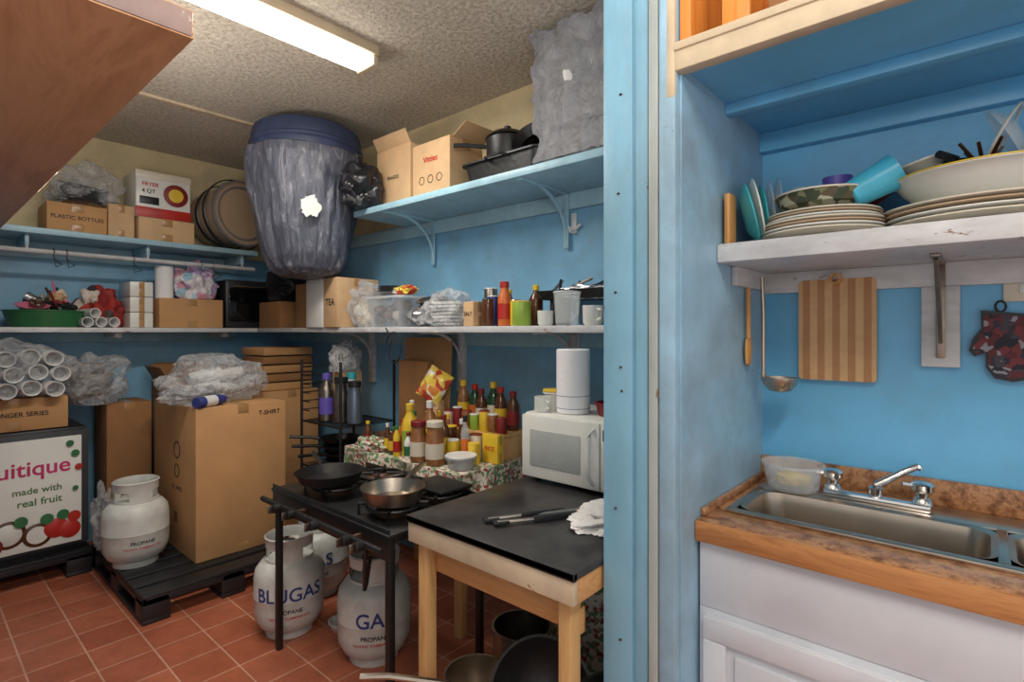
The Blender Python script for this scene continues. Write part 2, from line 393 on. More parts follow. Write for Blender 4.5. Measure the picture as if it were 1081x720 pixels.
def lp(x0,x1,y0,y1,r,z): return [(x,y,z) for x,y in rrect(x0,x1,y0,y1,r)]
for (y0,y1) in ((-.01,.475),(-.40,-.05)):
    a,b=1.445,1.665
    loft(k,[lp(a-.012,b+.012,y0-.012,y1+.012,.05,zc+.009),lp(a,b,y0,y1,.045,zc+.004),lp(a+.005,b-.005,y0+.005,y1-.005,.045,zc-.02),lp(a+.012,b-.012,y0+.012,y1-.012,.045,zc-.14),lp(a+.04,b-.04,y0+.04,y1-.04,.03,zc-.165)],steel)
    k.cyl(((a+b)/2,(y0+y1)/2,zc-.166),.04,.004,steeld)
zr0,zr1=zc,zc+.009
k.bx(1.41,1.436,-.43,.505,zr0,zr1,steel,.004); k.bx(1.675,1.785,-.43,.505,zr0,zr1,steel,.004)
k.bx(1.43,1.68,.484,.505,zr0,zr1,steel,.003); k.bx(1.43,1.68,-.04,-.02,zr0,zr1,steel,.003); k.bx(1.43,1.68,-.43,-.409,zr0,zr1,steel,.003)
k.done()
f=M('kitchen_faucet'); z=zc+.009
f.bx(1.70,1.755,.10,.34,z,z+.018,chrome,.008)
for y in (.32,.12):
    f.lathe((1.728,y,z+.015),[(.024,0),(.02,.012),(.014,.018),(.016,.03),(.026,.036),(.026,.05),(.018,.056),(0,.057)],chrome,seg=16)
    f.tube([(1.728,y,z+.055),(1.715,y+.02,z+.062),(1.70,y+.04,z+.066)],.005,chrome)
f.cyl((1.728,.22,z+.015),.017,.025,chrome)
f.tube([(1.728,.22,z+.03),(1.728,.22,z+.045),(1.735,.20,z+.058),(1.76,.16,z+.085),(1.775,.135,z+.10),(1.775,.125,z+.095)],.009,chrome,10)
f.done()
s=M('dish_shelf'); s.bx(1.45,XC,-1.2,.54,1.584,1.634,shelfwhite,.004); s.bx(XN-.02,XC,-1.2,.54,1.52,1.584,shelfwhite,.003)
s.bx(1.56,XN-.02,.522,.54,1.53,1.584,shelfwhite,.003)
s.bx(XN-.02,XC,.048,.13,1.305,1.52,shelfwhite,.003)
s.bx(XN-.028,XN-.02,.078,.098,1.33,1.584,steeld,.002); s.bx(1.60,XN-.028,.078,.098,1.576,1.584,steeld,.002)
s.tube([(XN-.03,.088,1.37),(XN-.08,.088,1.45),(1.64,.088,1.575)],.005,steeld); s.done()
c=M('bamboo_cutting_board')
c.poly([(x,y) for x,y in rrect(-.1,.1,-.15,.15,.012)],.015,bamboo,Matrix.Translation((XN-.022,.33,1.405))@RZ(-math.pi/2)@RX(math.pi/2)@RX(math.pi)@Matrix.Rotation(math.pi,4,'Z'))
c.lathe((XN-.03,.33,1.555),[(.017,-.006),(.017,.006),(.010,.006),(.010,-.006),(.017,-.006)],spoonw,RY(math.pi/2),20); c.done()
o=M('wooden_spoon'); yy=YN-.016
o.tube([(1.67,yy,1.54),(1.672,yy,1.38)],.007,spoonw); o.lathe((1.672,yy,1.34),[(0,-.045),(.02,-.035),(.027,0),(.02,.035),(0,.05)],spoonw,sc=(1,.3,1)); o.done()
o=M('steel_ladle'); o.tube([(1.70,yy-.03,1.56),(1.70,yy-.034,1.45),(1.70,yy-.034,1.265)],.006,steel)
o.lathe((1.70,yy-.080,1.222),[(0,0),(.03,.006),(.046,.025),(.048,.045),(.044,.045),(.042,.027),(.027,.01),(0,.004)],steel); o.tube([(1.70,yy-.034,1.28),(1.70,yy-.034,1.255)],.008,steel,8); o.done()
# oven mitt: rounded body with thumb
o=M('oven_mitt')
mit=[(-.06,.085),(.055,.08),(.06,.02),(.062,-.05),(.045,-.08),(.015,-.09),(-.02,-.085),(-.038,-.06),(-.042,-.02),(-.062,-.035),(-.075,-.02),(-.07,.01),(-.055,.04)]
X0=Matrix.Translation((XN-.006,-.045,1.365))@RX(.08)@RZ(-math.pi/2)@RX(math.pi/2)
o.poly(mit,.014,blackp,X0@Matrix.Translation((0,0,-.001))); o.poly([(x*.9,y*.9) for x,y in mit],.018,pothold,X0)
o.tube([(XN-.016,-.03+.010*math.cos(a),1.463+.014*math.sin(a)) for a in [i*math.pi/5 for i in range(10)]],.003,blackp,6,True); o.done()
o=M('wall_outlet_plate'); o.bx(XN-.007,XC+.003,-.12,-.035,1.475,1.545,cream_c,.003); o.bx(XN-.01,XN-.006,-.09,-.065,1.495,1.52,white,.002); o.done()
def tub(name,x,y,z,r,h,m,lid=None,rt=1.15):
    o=M(name); o.lathe((x,y,z),[(0,0),(r*.95,0),(r,.004),(r*rt,h-.008),(r*rt+.006,h-.006),(r*rt+.006,h),(r*rt-.002,h),(r*.97,.008),(0,.006)],m)
    if lid: o.cyl((x,y,z+h),r*rt+.006,.01,lid)
    return o
o=tub('plastic_food_tub',1.72,.42,zc+.0095,.068,.075,clear); o.blob((1.72,.42,zc+.036),(.045,.045,.022),yellow,.2,sub=3); o.done()
o=M('dish_sponge_caddy'); o.bx(1.5,1.6,-.3,-.1,zc-.16,zc+.03,blackp,.015); o.done()
# dishes
zd=1.634
def plate_prof(r): return [(0,0),(r*.55,0),(r*.95,.018),(r,.02),(r*.98,.024),(r*.55,.006),(0,.006)]
tanc=mat('tan_ceramic',(186,160,132),.3,var=.05)
o=M('plate_stack')
for i in range(7): o.lathe((1.62+random.uniform(-.005,.005),.325,zd+i*.0085),plate_prof(.145 if i<4 else .135),(cream_c,white,tanc)[i%3],seg=40)
o.done()
o=M('patterned_bowl'); o.lathe((1.62,.325,zd+.076),[(0,0),(.06,0),(.10,.02),(.112,.05),(.108,.05),(.095,.024),(.058,.006),(0,.006)],camo,seg=36); o.lathe((1.62,.325,zd+.124),[(.108,0),(.114,0),(.114,.004),(.108,.004),(.108,0)],cream_c); o.done()
o=M('serving_platter_stack')
for i,m_ in enumerate((cream_c,white,tanc,cream_c)): o.lathe((1.66,.0,zd+i*.011),plate_prof(.17+.003*i),m_,seg=40,sc=(1,1.13,1))
o.done()
o=M('enamel_basin'); o.lathe((1.66,-.01,zd+.056),[(0,0),(.12,0),(.165,.045),(.178,.065),(.186,.068),(.184,.073),(.174,.071),(.16,.045),(.115,.007),(0,.007)],white,seg=40,sc=(.95,1.0,1)); o.lathe((1.66,-.01,zd+.127),[(.175,0),(.187,0),(.186,.003),(.175,.003)],yellow,seg=40,sc=(.95,1.0,1)); o.done()
o=M('cyan_plastic_cup'); R=RZ(.3)@RX(math.radians(62)); o.lathe((1.6,.205,zd+.135),[(0,-.06),(.03,-.06),(.035,-.055),(.045,.05),(.042,.05),(.03,-.05),(0,-.05)],cyan,R)
o.tube([Vector((1.6,.205,zd+.135))+R@Vector((.042+.025*math.sin(a),0,.04*math.cos(a))) for a in [i*math.pi/8 for i in range(9)]],.006,cyan); o.done()
o=M('red_pot_lid'); o.lathe((1.76,.22,zd+.12),[(0,.03),(.05,.025),(.09,.006),(.095,0),(.088,0),(.05,.018),(0,.022)],redd,RX(-.6)@RY(-.3)); o.done()
o=M('glass_jar'); o.lathe((1.74,.40,zd),[(0,0),(.04,0),(.045,.01),(.045,.14),(.035,.16),(.035,.18),(.032,.18),(.04,.14),(.04,.012),(0,.01)],glass); o.done()
o=M('purple_cup'); o.lathe((1.68,.30,zd+.082),[(0,0),(.026,0),(.036,.10),(.033,.10),(.024,.004),(0,.004)],purple); o.done()
o=M('clear_storage_bowl'); o.lathe((1.79,.27,zd),[(0,0),(.03,0),(.045,.10),(.05,.16),(.046,.16),(.04,.1),(.026,.006),(0,.006)],clear); o.done()
for i,(m_,r,x) in enumerate(((teal,.085,1.55),(white,.095,1.59),(teal,.09,1.63),(glass,.1,1.67),(clear,.11,1.72))):
    o=M('upright_plate'); R=RZ(.35)@RX(math.radians(90-14+3*i)); o.lathe((x,.505-.006*i,zd+r+.002),plate_prof(r),m_,R,seg=36); o.done()
o=M('wooden_serving_board'); o.bx(1.475,1.53,.515,.531,zd,zd+.14,spoonw,.006); o.done()
o=M('frying_pan'); o.lathe((1.69,-.01,zd+.135),[(0,0),(.08,0),(.1,.03),(.096,.03),(.078,.004),(0,.004)],black,RX(.2)@RY(-.15)); o.tube([(1.62,.05,zd+.165),(1.58,.08,zd+.174)],.009,black); o.done()
o=M('clear_pot_lid'); o.lathe((1.62,-.03,zd+.20),[(0,.03),(.04,.026),(.065,.008),(.07,0),(.065,0),(.04,.022),(0,.026)],glass,RX(1.1)); o.tube([(1.62+.07*math.cos(a),-.03-.07*math.sin(a)*.45,zd+.20+.07*math.sin(a)*.89) for a in [i*math.pi/12 for i in range(24)]],.003,cream_c,6,True); o.done()
o=M('silverware_bunch')
for i in range(9):
    a=random.uniform(-1,1); o.tube([(1.67,.0,zd+.14),(1.67+.07*a,.0+.05*random.uniform(-1,1),zd+.18+.02*random.random())],.004,steeld if i%2 else brown,6)
o.done()
o=M('white_saucer'); o.lathe((1.64,.11,zd+.155),plate_prof(.055),cream_c,RX(-.25)@RY(-.15)); o.done()

# ------------------------------------------------------------ prep table
zt=.81
t=M('prep_table')
t.bx(1.085,2.15,.75,1.405,zt-.02,zt,blackgloss,.003)
t.bx(1.085,1.10,.75,1.405,zt-.022,zt-.001,black,.002)
for a in ((1.09,1.11,.755,1.40),(2.12,2.14,.755,1.40)): t.bx(*a,zt-.085,zt-.02,offw,.003)
t.bx(1.11,2.12,.755,.775,zt-.085,zt-.02,piney,.003); t.bx(1.11,2.12,1.382,1.40,zt-.085,zt-.02,offw,.003)
for x in (1.115,2.07):
    for y in (.78,1.34): t.bx(x,x+.045,y,y+.04,0,zt-.02,pine,.004)
t.bx(1.16,1.18,.78,1.385,zt-.19,zt-.12,piney,.003)
t.bx(1.11,2.12,.78,1.385,.17,.19,cardd,.003); t.bx(1.115,1.14,.78,1.385,.12,.17,piney,.003)
t.done()
m_=M('microwave_oven'); z=zt+.012
m_.bx(1.66,2.02,.93,1.39,z,z+.258,white,.012)
for x in (1.70,1.98):
    for y in (.97,1.35): m_.cyl((x,y,zt),.014,.014,blackp)
m_.bx(1.645,1.662,1.03,1.388,z+.008,z+.25,white,.008)
m_.bx(1.642,1.647,1.11,1.345,z+.055,z+.195,mat('microwave_window_grey',(172,176,174),.25,var=.05,bump=.4,bscale=200),.03)
m_.bx(1.647,1.662,.935,1.026,z+.008,z+.25,white,.006); m_.bx(1.644,1.648,.945,1.015,z+.19,z+.23,blackp,.002)
for i in range(4):
    for j in range(3): m_.bx(1.644,1.648,.95+.022*j,.966+.022*j,z+.06+.028*i,z+.08+.028*i,whitep,.002)
m_.tube([(1.644,1.055,z+.03),(1.615,1.055,z+.06),(1.61,1.055,z+.13),(1.615,1.055,z+.2),(1.644,1.055,z+.23)],.008,whitep)
for i in range(6): m_.bx(1.75+.03*i,1.765+.03*i,1.388,1.392,z+.17,z+.22,blackp,.001)
m_.done()
zm=zt+.271
o=M('paper_towel_roll'); o.lathe((1.76,1.22,zm),[(.02,0),(.062,0),(.066,.004),(.066,.246),(.062,.25),(.02,.25),(.02,0)],paper); o.lathe((1.76,1.22,zm+.001),[(.021,0),(.021,.249),(.018,.249),(.018,0)],card,seg=16)
for i in (0,4): o.lathe((1.76,1.22,zm+.02+.012*i),[(.0662,0),(.0665,.001),(.0662,.002)],inkb,seg=30)
o.done()
o=tub('sugar_tub',1.8,1.345,zm,.035,.07,whitep,yellow); o.done()
o=tub('blue_bowl',1.80,1.06,zm,.06,.05,redd); o.done()
o=M('white_mug'); o.lathe((1.705,1.33,zm),[(0,0),(.03,0),(.033,.005),(.033,.06),(.03,.06),(.028,.006),(0,.005)],white); o.tube([(1.69,1.30,zm+.045),(1.685,1.28,zm+.04),(1.685,1.28,zm+.02),(1.69,1.30,zm+.015)],.004,white); o.done()
o=M('kitchen_tongs'); z=zt+.012
for s_ in (-1,1):
    o.tube([(1.50,.97,z),(1.42,1.0+s_*.018,z),(1.30,1.07+s_*.026,z),(1.20,1.13+s_*.02,z)],.007,steel)
    o.box((1.36,1.035+s_*.024,z),(.15,.014,.02),blackp,RZ(-.5),.004); o.box((1.21,1.125+s_*.02,z),(.05,.03,.008),blackp,RZ(-.5),.004)
o.done()
o=M('white_rag'); o.blob((1.46,.875,zt+.018),(.13,.10,.03),cloth_w,.3,2.2,3,5); o.done()
z=.19
o=M('saucepan'); o.lathe((1.22,1.22,z),[(0,0),(.085,0),(.095,.01),(.10,.12),(.104,.122),(.097,.122),(.09,.012),(0,.008)],steel)
o.tube([(1.15,1.27,z+.10),(1.0,1.38,z+.15),(.93,1.43,z+.16)],.010,steel); o.done()
o=M('stock_pot'); o.lathe((1.445,1.22,z),[(0,0),(.09,0),(.10,.01),(.10,.18),(.106,.184),(.098,.184),(.095,.014),(0,.01)],steeld); o.done()
o=M('wok'); R=RZ(.4)@RY(-1.0); o.lathe((1.25,.97,z+.145),[(0,-.07),(.07,-.058),(.125,-.012),(.15,.045),(.154,.047),(.146,.047),(.118,-.006),(.064,-.05),(0,-.062)],black,R,36); o.done()
o=M('baking_tray'); o.box((1.22,.815,z+.14),(.24,.012,.26),steeld,RY(.25),.004); o.done()
o=M('floral_storage_box'); o.bx(1.60,2.0,.85,1.34,.191,.52,floral,.01); o.bx(1.58,2.02,.84,1.35,.52,.56,green,.01); o.done()

# ------------------------------------------------------------ stove
s=M('gas_stove'); zs=.70
for x in (1.115,1.55):
    for y in (1.53,2.34): s.bx(x-.013,x+.013,y-.013,y+.013,0,zs,black,.003)
z=zs
for y in (1.53,2.34): s.bx(1.115,1.55,y-.012,y+.012,z-.025,z,black,.003)
for x in (1.115,1.55): s.bx(x-.012,x+.012,1.53,2.34,z-.025,z,black,.003)
s.bx(1.09,1.575,1.505,2.365,zs,zs+.012,black,.003)
s.bx(1.095,1.10,1.51,2.36,zs-.08,zs+.03,black,.002)
s.bx(1.57,1.575,1.51,2.36,zs,zs+.04,black,.002)
s.tube([(1.06,1.50,zs-.03),(1.06,2.38,zs-.03)],.012,black)
for bx_,by in ((1.24,1.68),(1.24,2.08),(1.46,1.68),(1.46,2.08)):
    s.lathe((bx_,by,zs+.012),[(.02,0),(.06,0),(.065,.02),(.05,.03),(.03,.03),(.02,.02)],rust,seg=20)
    s.tube([(bx_+.1*math.cos(a),by+.1*math.sin(a),zs+.048) for a in [i*math.pi/12 for i in range(24)]],.006,black,6,True)
    for a in range(4):
        a=a*math.pi/2+.78; s.tube([(bx_+.03*math.cos(a),by+.03*math.sin(a),zs+.055),(bx_+.13*math.cos(a),by+.13*math.sin(a),zs+.055),(bx_+.13*math.cos(a),by+.13*math.sin(a),zs+.01)],.007,black,6)
    s.tube([(bx_,by,zs-.012),(bx_-.02,by,zs-.03),(1.06,by,zs-.03)],.012,rust)
for y in (1.6,1.68,1.9,2.08,2.2): s.cyl((1.05,y,zs-.03),.018,.03,black,RY(-math.pi/2),16); s.box((1.01,y,zs-.03),(.02,.006,.03),steeld)
s.tube([(1.08,1.62,zs-.04),(1.10,1.66,.55),(1.14,1.72,.45),(1.2,1.8,.42),(1.3,1.92,.46),(1.36,1.99,.40)],.008,black)
s.done()
def pan(name,x,y,z,r,h,m,hx,hy,mh,inner=None):
    o=M(name); o.lathe((x,y,z),[(0,0),(r*.78,0),(r*.85,.004),(r,h),(r+.003,h),(r-.004,h),(r*.82,.007),(0,.006)],m,seg=36)
    if inner: o.lathe((x,y,z+.007),[(0,0),(r*.8,0)],inner)
    d=Vector((hx,hy,0)).normalized(); p=Vector((x,y,z+h-.008))+d*r
    o.tube([p-d*.004,p+d*.05+Vector((0,0,.012)),p+d*.18+Vector((0,0,.022))],.010,mh); return o
pan('frying_pan',1.22,2.10,zs+.063,.140,.045,black,.3,1,black).done()
pan('steel_skillet',1.235,1.675,zs+.063,.120,.055,steel,.9,.5,steel).done()
o=M('griddle_plate'); o.bx(1.39,1.56,1.58,1.80,zs+.063,zs+.075,black,.004); o.tube([(1.46,1.80,zs+.07),(1.46,1.90,zs+.09)],.008,black); o.done()
o=M('serving_spoon'); o.tube([(1.3,1.90,zs+.07),(1.42,1.93,zs+.075),(1.5,1.90,zs+.075)],.006,steel); o.lathe((1.28,1.895,zs+.068),[(0,0),(.02,.004),(.026,.01),(.02,.006),(0,.003)],steel,sc=(1.4,.8,1)); o.done()

# ------------------------------------------------------------ propane tanks
def tank(x,y,z,label,lm,ang):
    o=M('propane_tank'); r=.155
    o.lathe((x,y,z),[(.10,0),(.105,0),(.105,.035),(.10,.035),(.10,0)],tankw)
    o.lathe((x,y,z),[(0,.02),(.09,.022),(.13,.045),(.15,.085),(r,.13),(r,.18),(r+.002,.185),(r,.19),(r,.26),(.148,.30),(.125,.33),(.07,.355),(0,.36)],tankw,seg=40)
    for a0 in (ang-.5,ang+1.6,ang+3.7):
        o.lathe((x,y,z+.335),[(.10,0),(.103,0),(.103,.07),(.10,.07),(.10,0)],tankw,seg=10,a0=a0,a1=a0+1.1)
    o.lathe((x,y,z+.33),[(.10,0),(.106,0),(.106,.02),(.10,.02),(.10,0)],tankw,seg=32)
    o.lathe((x,y,z+.40),[(.10,0),(.105,0),(.106,.035),(.110,.045),(.104,.05),(.10,.035),(.10,0)],tankw,seg=32)
    o.cyl((x,y,z+.35),.018,.05,rust,seg=12); o.cyl((x,y,z+.395),.028,.022,blackp,seg=12)
    o.tube([(x,y,z+.375),(x+.05*math.cos(ang),y+.05*math.sin(ang),z+.375)],.012,steeld)
    if label: o.text(label,.085,lm,wrapr=r+.0025,ang=ang,c=(x,y,z+.215))
    o.text('PROPANE',.026,ink,wrapr=r+.0035,ang=ang,c=(x,y,z+.145)); o.text('CAUTION  FLAMMABLE GAS',.014,inkr,wrapr=r+.0035,ang=ang,c=(x,y,z+.118))
    o.done()
def ang(x,y): return math.atan2(-y,-x)
tank(.87,3.5,.1401,'',ink,ang(.87,3.5)+.2)
tank(1.229,2.475,0,'BLUGAS',inkb,ang(1.23,2.46)); 
tank(1.375,2.0,0,'GAS',inkb,ang(1.386,2.014)); tank(1.51,2.72,0,'GAS',inkb,ang(1.55,2.7))
o=tub('enamel_plate',1.40,2.30,0,.05,.03,whitep); o.done()

# ------------------------------------------------------------ pallets, cartons
def pallet(x0,x1,y0,y1,h=.14):
    o=M('black_plastic_pallet'); n=7
    for i in range(n):
        w=(y1-y0)/n; o.bx(x0,x1,y0+i*w,y0+i*w+w*.78,h-.02,h,blackp,.004)
    for i in range(3):
        for j in range(3):
            cx=x0+.06+(x1-x0-.12)*i/2; cy=y0+.06+(y1-y0-.12)*j/2; o.bx(cx-.06,cx+.06,cy-.06,cy+.06,.02,h-.02,blackp,.008)
    for i in range(3): 
        cx=x0+.06+(x1-x0-.12)*i/2; o.bx(cx-.06,cx+.06,y0,y1,0,.022,blackp,.004); o.bx(cx-.05,cx+.05,y0,y1,h-.04,h-.018,blackp,.004)
    o.bx(x0,x1,y0,y0+.02,h-.05,h-.01,blackp,.004); o.bx(x0,x0+.02,y0,y1,h-.05,h-.01,blackp,.004)
    o.done()
pallet(.77,1.60,3.0,4.02); pallet(-.30,.76,3.92,4.49)
def carton(x0,x1,y0,y1,z0,z1,m=card,name='cardboard_box',openf=False,txt=None,ts=.05,face='-Y',tm=None,dz=0,dx=0):
    o=M(name); o.bx(x0,x1,y0,y1,z0,z1,m,.005); tm=tm or ink
    xm=(x0+x1)/2; ym=(y0+y1)/2
    if not openf:
        w=min(.03,(x1-x0)*.12)
        o.bx(xm-w,xm+w,y0-.001,y1+.001,z1-.05,z1+.0012,tape,.0005); o.bx(xm-.002,xm+.002,y0+.004,y1-.004,z1+.001,z1+.0016,cardd,0)
        o.bx(xm-w,xm+w,y0-.0012,y0+.01,z0+.001,z0+.05,tape,.0003)
    else:
        L=(x1-x0)*.35
        o.box((x0-.01,ym,z1+L*.35),(.004,y1-y0-.01,L),m,RY(-.5),.001); o.box((x1+.01,ym,z1+L*.35),(.004,y1-y0-.01,L),m,RY(.5),.001)
        o.box((xm,y1,z1+L*.4),(x1-x0-.01,.004,L),m,RX(-.2),.001)
    if txt:
        for i,l in enumerate(txt.split('|')):
            if face=='-Y': o.text(l,ts,tm,TF(xm+dx,y0-.002,(z0+z1)/2+dz-i*ts*1.1))
            else: o.text(l,ts,tm,TF(x0-.002,ym,(z0+z1)/2+dz-i*ts*1.1,'-X'))
    return o
o=carton(1.07,1.57,3.21,3.92,.141,.98,txt='T-SHIRT',ts=.036,dz=.36,dx=.15)
o.lathe((1.069,3.5,.72),[(.045,0),(.05,0),(.05,.002),(.045,.002)],ink,RY(-math.pi/2),24); o.lathe((1.069,3.5,.60),[(.035,0),(.04,0),(.04,.002),(.035,.002)],ink,RY(-math.pi/2),24)
o.text('XL  24 PCS',.035,ink,TF(1.068,3.5,.50,'-X'))
for i in range(3): o.bx(1.0685,1.07,3.50+.02*i,3.508+.02*i,.30,.36,ink,0)
o.done()
carton(1.67,2.08,3.74,4.16,.001,.98).done()
carton(.86,1.10,4.08,4.4,.001,.95,cardd).done()
carton(1.2,1.60,4.1,4.46,.001,1.05,cardd,openf=True).done()
o=M('cardboard_tray_stack')
for i in range(5):
    z=.983+i*.062; a=random.uniform(-.08,.08); X=Matrix.Translation((1.86,3.93,z))@RZ(a)
    for c_,d_ in (((0,0,.003),(.36,.32,.006)),((0,-.16,.028),(.36,.006,.05)),((0,.16,.028),(.36,.006,.05)),((-.18,0,.028),(.006,.32,.05)),((.18,0,.028),(.006,.32,.05))):
        tt=X@Vector(c_); o.box(tuple(tt),d_,(card,cardd)[i%2],RZ(a),.001)
o.done()
cupp=[(0,-.05),(.03,-.05),(.040,.05),(.043,.054),(.038,.052),(.028,-.045),(0,-.045)]
def cup_sleeve(o,c,R,n=5,m=None):
    for i in range(n):
        p=Vector(c)+R@Vector((0,0,.022*i-.04)); o.lathe(p,cupp,m or whitep,R,16)
o=M('plastic_bag_of_cups')
for i in range(3): cup_sleeve(o,(1.17+.11*i,3.50+.04*i,1.05),RZ(.3*i)@RY(1.45),6)
for i in range(2): cup_sleeve(o,(1.22+.12*i,3.54,1.13),RZ(.2-.3*i)@RY(1.45),5)
o.blob((1.27,3.52,1.10),(.27,.20,.155),cloudy,.22,2.2,5,5,flat=-.72); o.blob((1.10,3.40,1.03),(.12,.12,.06),cloudy,.4,3,7,flat=-.7); o.done()
o=M('blue_spray_can'); o.lathe((1.16,3.26,1.012),[(0,-.1),(.028,-.1),(.03,-.095),(.03,.07),(.022,.08),(.022,.105),(0,.105)],inkb,RZ(.5)@RY(math.pi/2)); o.lathe((1.16,3.26,1.012),[(.0305,-.05),(.0308,-.05),(.0308,.03),(.0305,.03)],whitep,RZ(.5)@RY(math.pi/2)); o.done()
o=M('fruit_drink_cooler')
o.bx(.28,.745,3.98,4.44,.141,.85,blackp,.02); o.bx(.275,.75,3.97,3.985,.17,.83,mat('dark_bezel',(60,62,66),.4),.006)
pan_=mat('printed_panel_white',(232,232,226),.4,var=.03)
o.bx(.29,.715,3.955,3.972,.19,.80,pan_,.004)
gi=mat('green_ink',(80,116,60),.5)
o.text('fruitique',.115,mat('magenta_ink',(200,50,110),.5),TF(.47,3.953,.64)); o.text('made with',.05,gi,TF(.52,3.953,.52)); o.text('real fruit',.055,gi,TF(.53,3.953,.455))
def disc(x,z,r,m,y=3.9545): o.lathe((x,y,z),[(0,0),(r,0),(r*.97,.0012),(0,.002)],m,RX(math.pi/2),24)
for i,(x,z,r,m_) in enumerate(((.40,.30,.075,brown),(.40,.30,.058,white),(.52,.27,.065,brown),(.52,.27,.048,white),(.60,.29,.055,red),(.66,.27,.05,red),(.33,.25,.05,redd),(.56,.35,.03,green),(.63,.36,.028,green),(.68,.34,.03,red),(.685,.70,.02,green),(.70,.62,.018,red),(.66,.76,.018,green),(.45,.36,.03,green),(.685,.5,.014,green))):
    disc(x,z,r,m_,3.9545-.0008*i)
o.done()
carton(.20,.66,3.99,4.4,.852,1.03,card,txt='STRONGER SERIES',ts=.035).done()
o=M('plastic_bag_of_cups')
for j in range(3):
    for i in range(4): cup_sleeve(o,(.28+.10*i+.03*(j%2),4.04+.02*j,1.082+.085*j),RX(1.5+.1*(i%2))@RY(.1),6)
o.blob((.43,4.12,1.16),(.26,.17,.17),cloudy,.22,2.2,11,5,flat=-.72); o.done()
o=M('plastic_bag_of_trays'); 
for i in range(7): o.lathe((.80,4.2,.99+.03*i),[(0,0),(.09,0),(.12,.03),(.128,.032),(.118,.03),(.088,.004),(0,.004)],(whitep,cream_c,foil)[i%3],RZ(.4*i)@RX(.1),20)
o.blob((.81,4.2,1.08),(.18,.17,.18),cloudy,.22,2.2,13,5,flat=-.7); o.done()
o=M('crumpled_bag'); o.blob((.80,3.86,.30),(.05,.1,.16),cloudy,.35,3,17,5,flat=-.97); o.done()

# ------------------------------------------------------------ shelf A upper
zu=2.001
carton(.585,.875,4.14,4.44,zu,zu+.17,card,txt='PLASTIC BOTTLES',ts=.032).done()
carton(.885,1.025,4.16,4.44,zu,zu+.21,cardl).done()
carton(1.04,1.37,4.13,4.45,zu,zu+.15,cardl).done()
o=carton(1.03,1.35,4.15,4.44,zu+.153,zu+.46,white,name='appliance_box'); o.bx(1.028,1.352,4.147,4.15,zu+.155,zu+.22,red,.0005); o.bx(1.028,1.352,4.147,4.15,zu+.41,zu+.458,cream_c,.0005)
o.lathe((1.26,4.146,zu+.32),[(0,0),(.075,0),(.07,.002),(0,.003)],redd,RX(math.pi/2),24); o.lathe((1.26,4.143,zu+.32),[(0,0),(.045,0),(0,.002)],yellow,RX(math.pi/2),24)
o.bx(1.05,1.16,4.146,4.149,zu+.24,zu+.29,blackp,.0005); o.text('FRYER',.035,inkr,TF(1.11,4.145,zu+.37)); o.text('4 QT',.035,ink,TF(1.10,4.145,zu+.325)); o.done()
o=M('foil_tray_stack')
for i in range(6): o.lathe((.78,4.29,zu+.175+i*.02),[(0,0),(.10,0),(.135,.04),(.145,.042),(.133,.04),(.098,.004),(0,.004)],foil,RZ(.1*i)@RX(.2),24)
o.blob((.78,4.29,zu+.31),(.17,.14,.15),cloudy,.25,2.4,23,5,flat=-.85); o.done()
o=M('round_tub'); R=RZ(.25)@RX(math.pi/2-.05); c0=(1.63,4.3,zu+.25)
o.lathe(c0,[(0,-.12),(.20,-.12),(.222,.19),(.232,.195),(.234,.215),(.222,.22),(.215,.212),(0,.205)],tanc,R,40)
o.lathe(c0,[(.19,.207),(.2,.214),(.185,.216),(.18,.208)],mat('grey_rim',(120,116,116),.5),R,40)
o.lathe(c0,[(.234,.19),(.240,.195),(.240,.222),(.228,.226),(.226,.215)],mat('grey_rim',(120,116,116),.5),R,40)
for zz in (.0,.12): o.lathe(c0,[(.2+.07*(zz+.12)/.32+.003,zz),(.205+.07*(zz+.12)/.32+.003,zz+.03),(.2+.07*(zz+.12)/.32,zz+.035)],blackp,R,40)
o.done()
# shelf A lower
zl=1.426
o=tub('green_basin',.60,4.27,zl,.17,.10,green); o.done()
o=M('assorted_party_items')
for i in range(24):
    a=random.uniform(0,6.28); r=random.uniform(.02,.13); m_=random.choice([redd,pink,blackp,blackp,foil,blackp,redd,cream_c,steeld,brown,cardl])
    p=(.60+r*math.cos(a),4.27+r*math.sin(a)*.8,zl+.08+random.uniform(0,.1))
    if i%3==0: o.tube([p,(p[0]+random.uniform(-.08,.08),p[1],p[2]+.10)],.006,m_)
    elif i%3==1: o.lathe(p,[(0,0),(.025,0),(.035,.05),(.032,.05),(.022,.004),(0,.004)],m_,RX(random.uniform(-1,1))@RY(random.uniform(-1,1)),16)
    else: o.blob(p,(.045,.045,.035),m_,.3,2.5,i,3,flat=-2)
o.lathe((.53,4.2,zl+.10),[(0,0),(.05,0),(.08,.03),(.075,.03),(.045,.005),(0,.005)],pink,RX(.3)); 
o.done()
o=M('red_print_cloth'); o.blob((.87,4.33,zl+.10),(.11,.10,.15),cloth_r,.3,2.2,8,5,flat=-.66); o.done()
for i in range(4):
    o=M('paper_cup_sleeve'); R=RZ(-1.35+.05*i)@RY(math.pi/2); o.lathe((.76+.065*(i%3)+.03*(i//3),4.18,zl+.033+.055*(i//3)),[(0,-.06),(.026,-.06),(.03,.06),(.032,.064),(.027,.064),(.022,-.05),(0,-.05)],whitep,R,20); o.done()
for i in range(3):
    carton(1.0,1.13,4.16,4.42,zl+.101*i,zl+.101*i+.098,white,name='white_box').done()
carton(1.16,1.56,4.14,4.44,zl,zl+.20,card).done()
o=M('paper_roll'); o.lathe((1.22,4.25,zl+.202),[(.015,0),(.055,0),(.055,.22),(.015,.22),(.015,0)],paper); o.done()
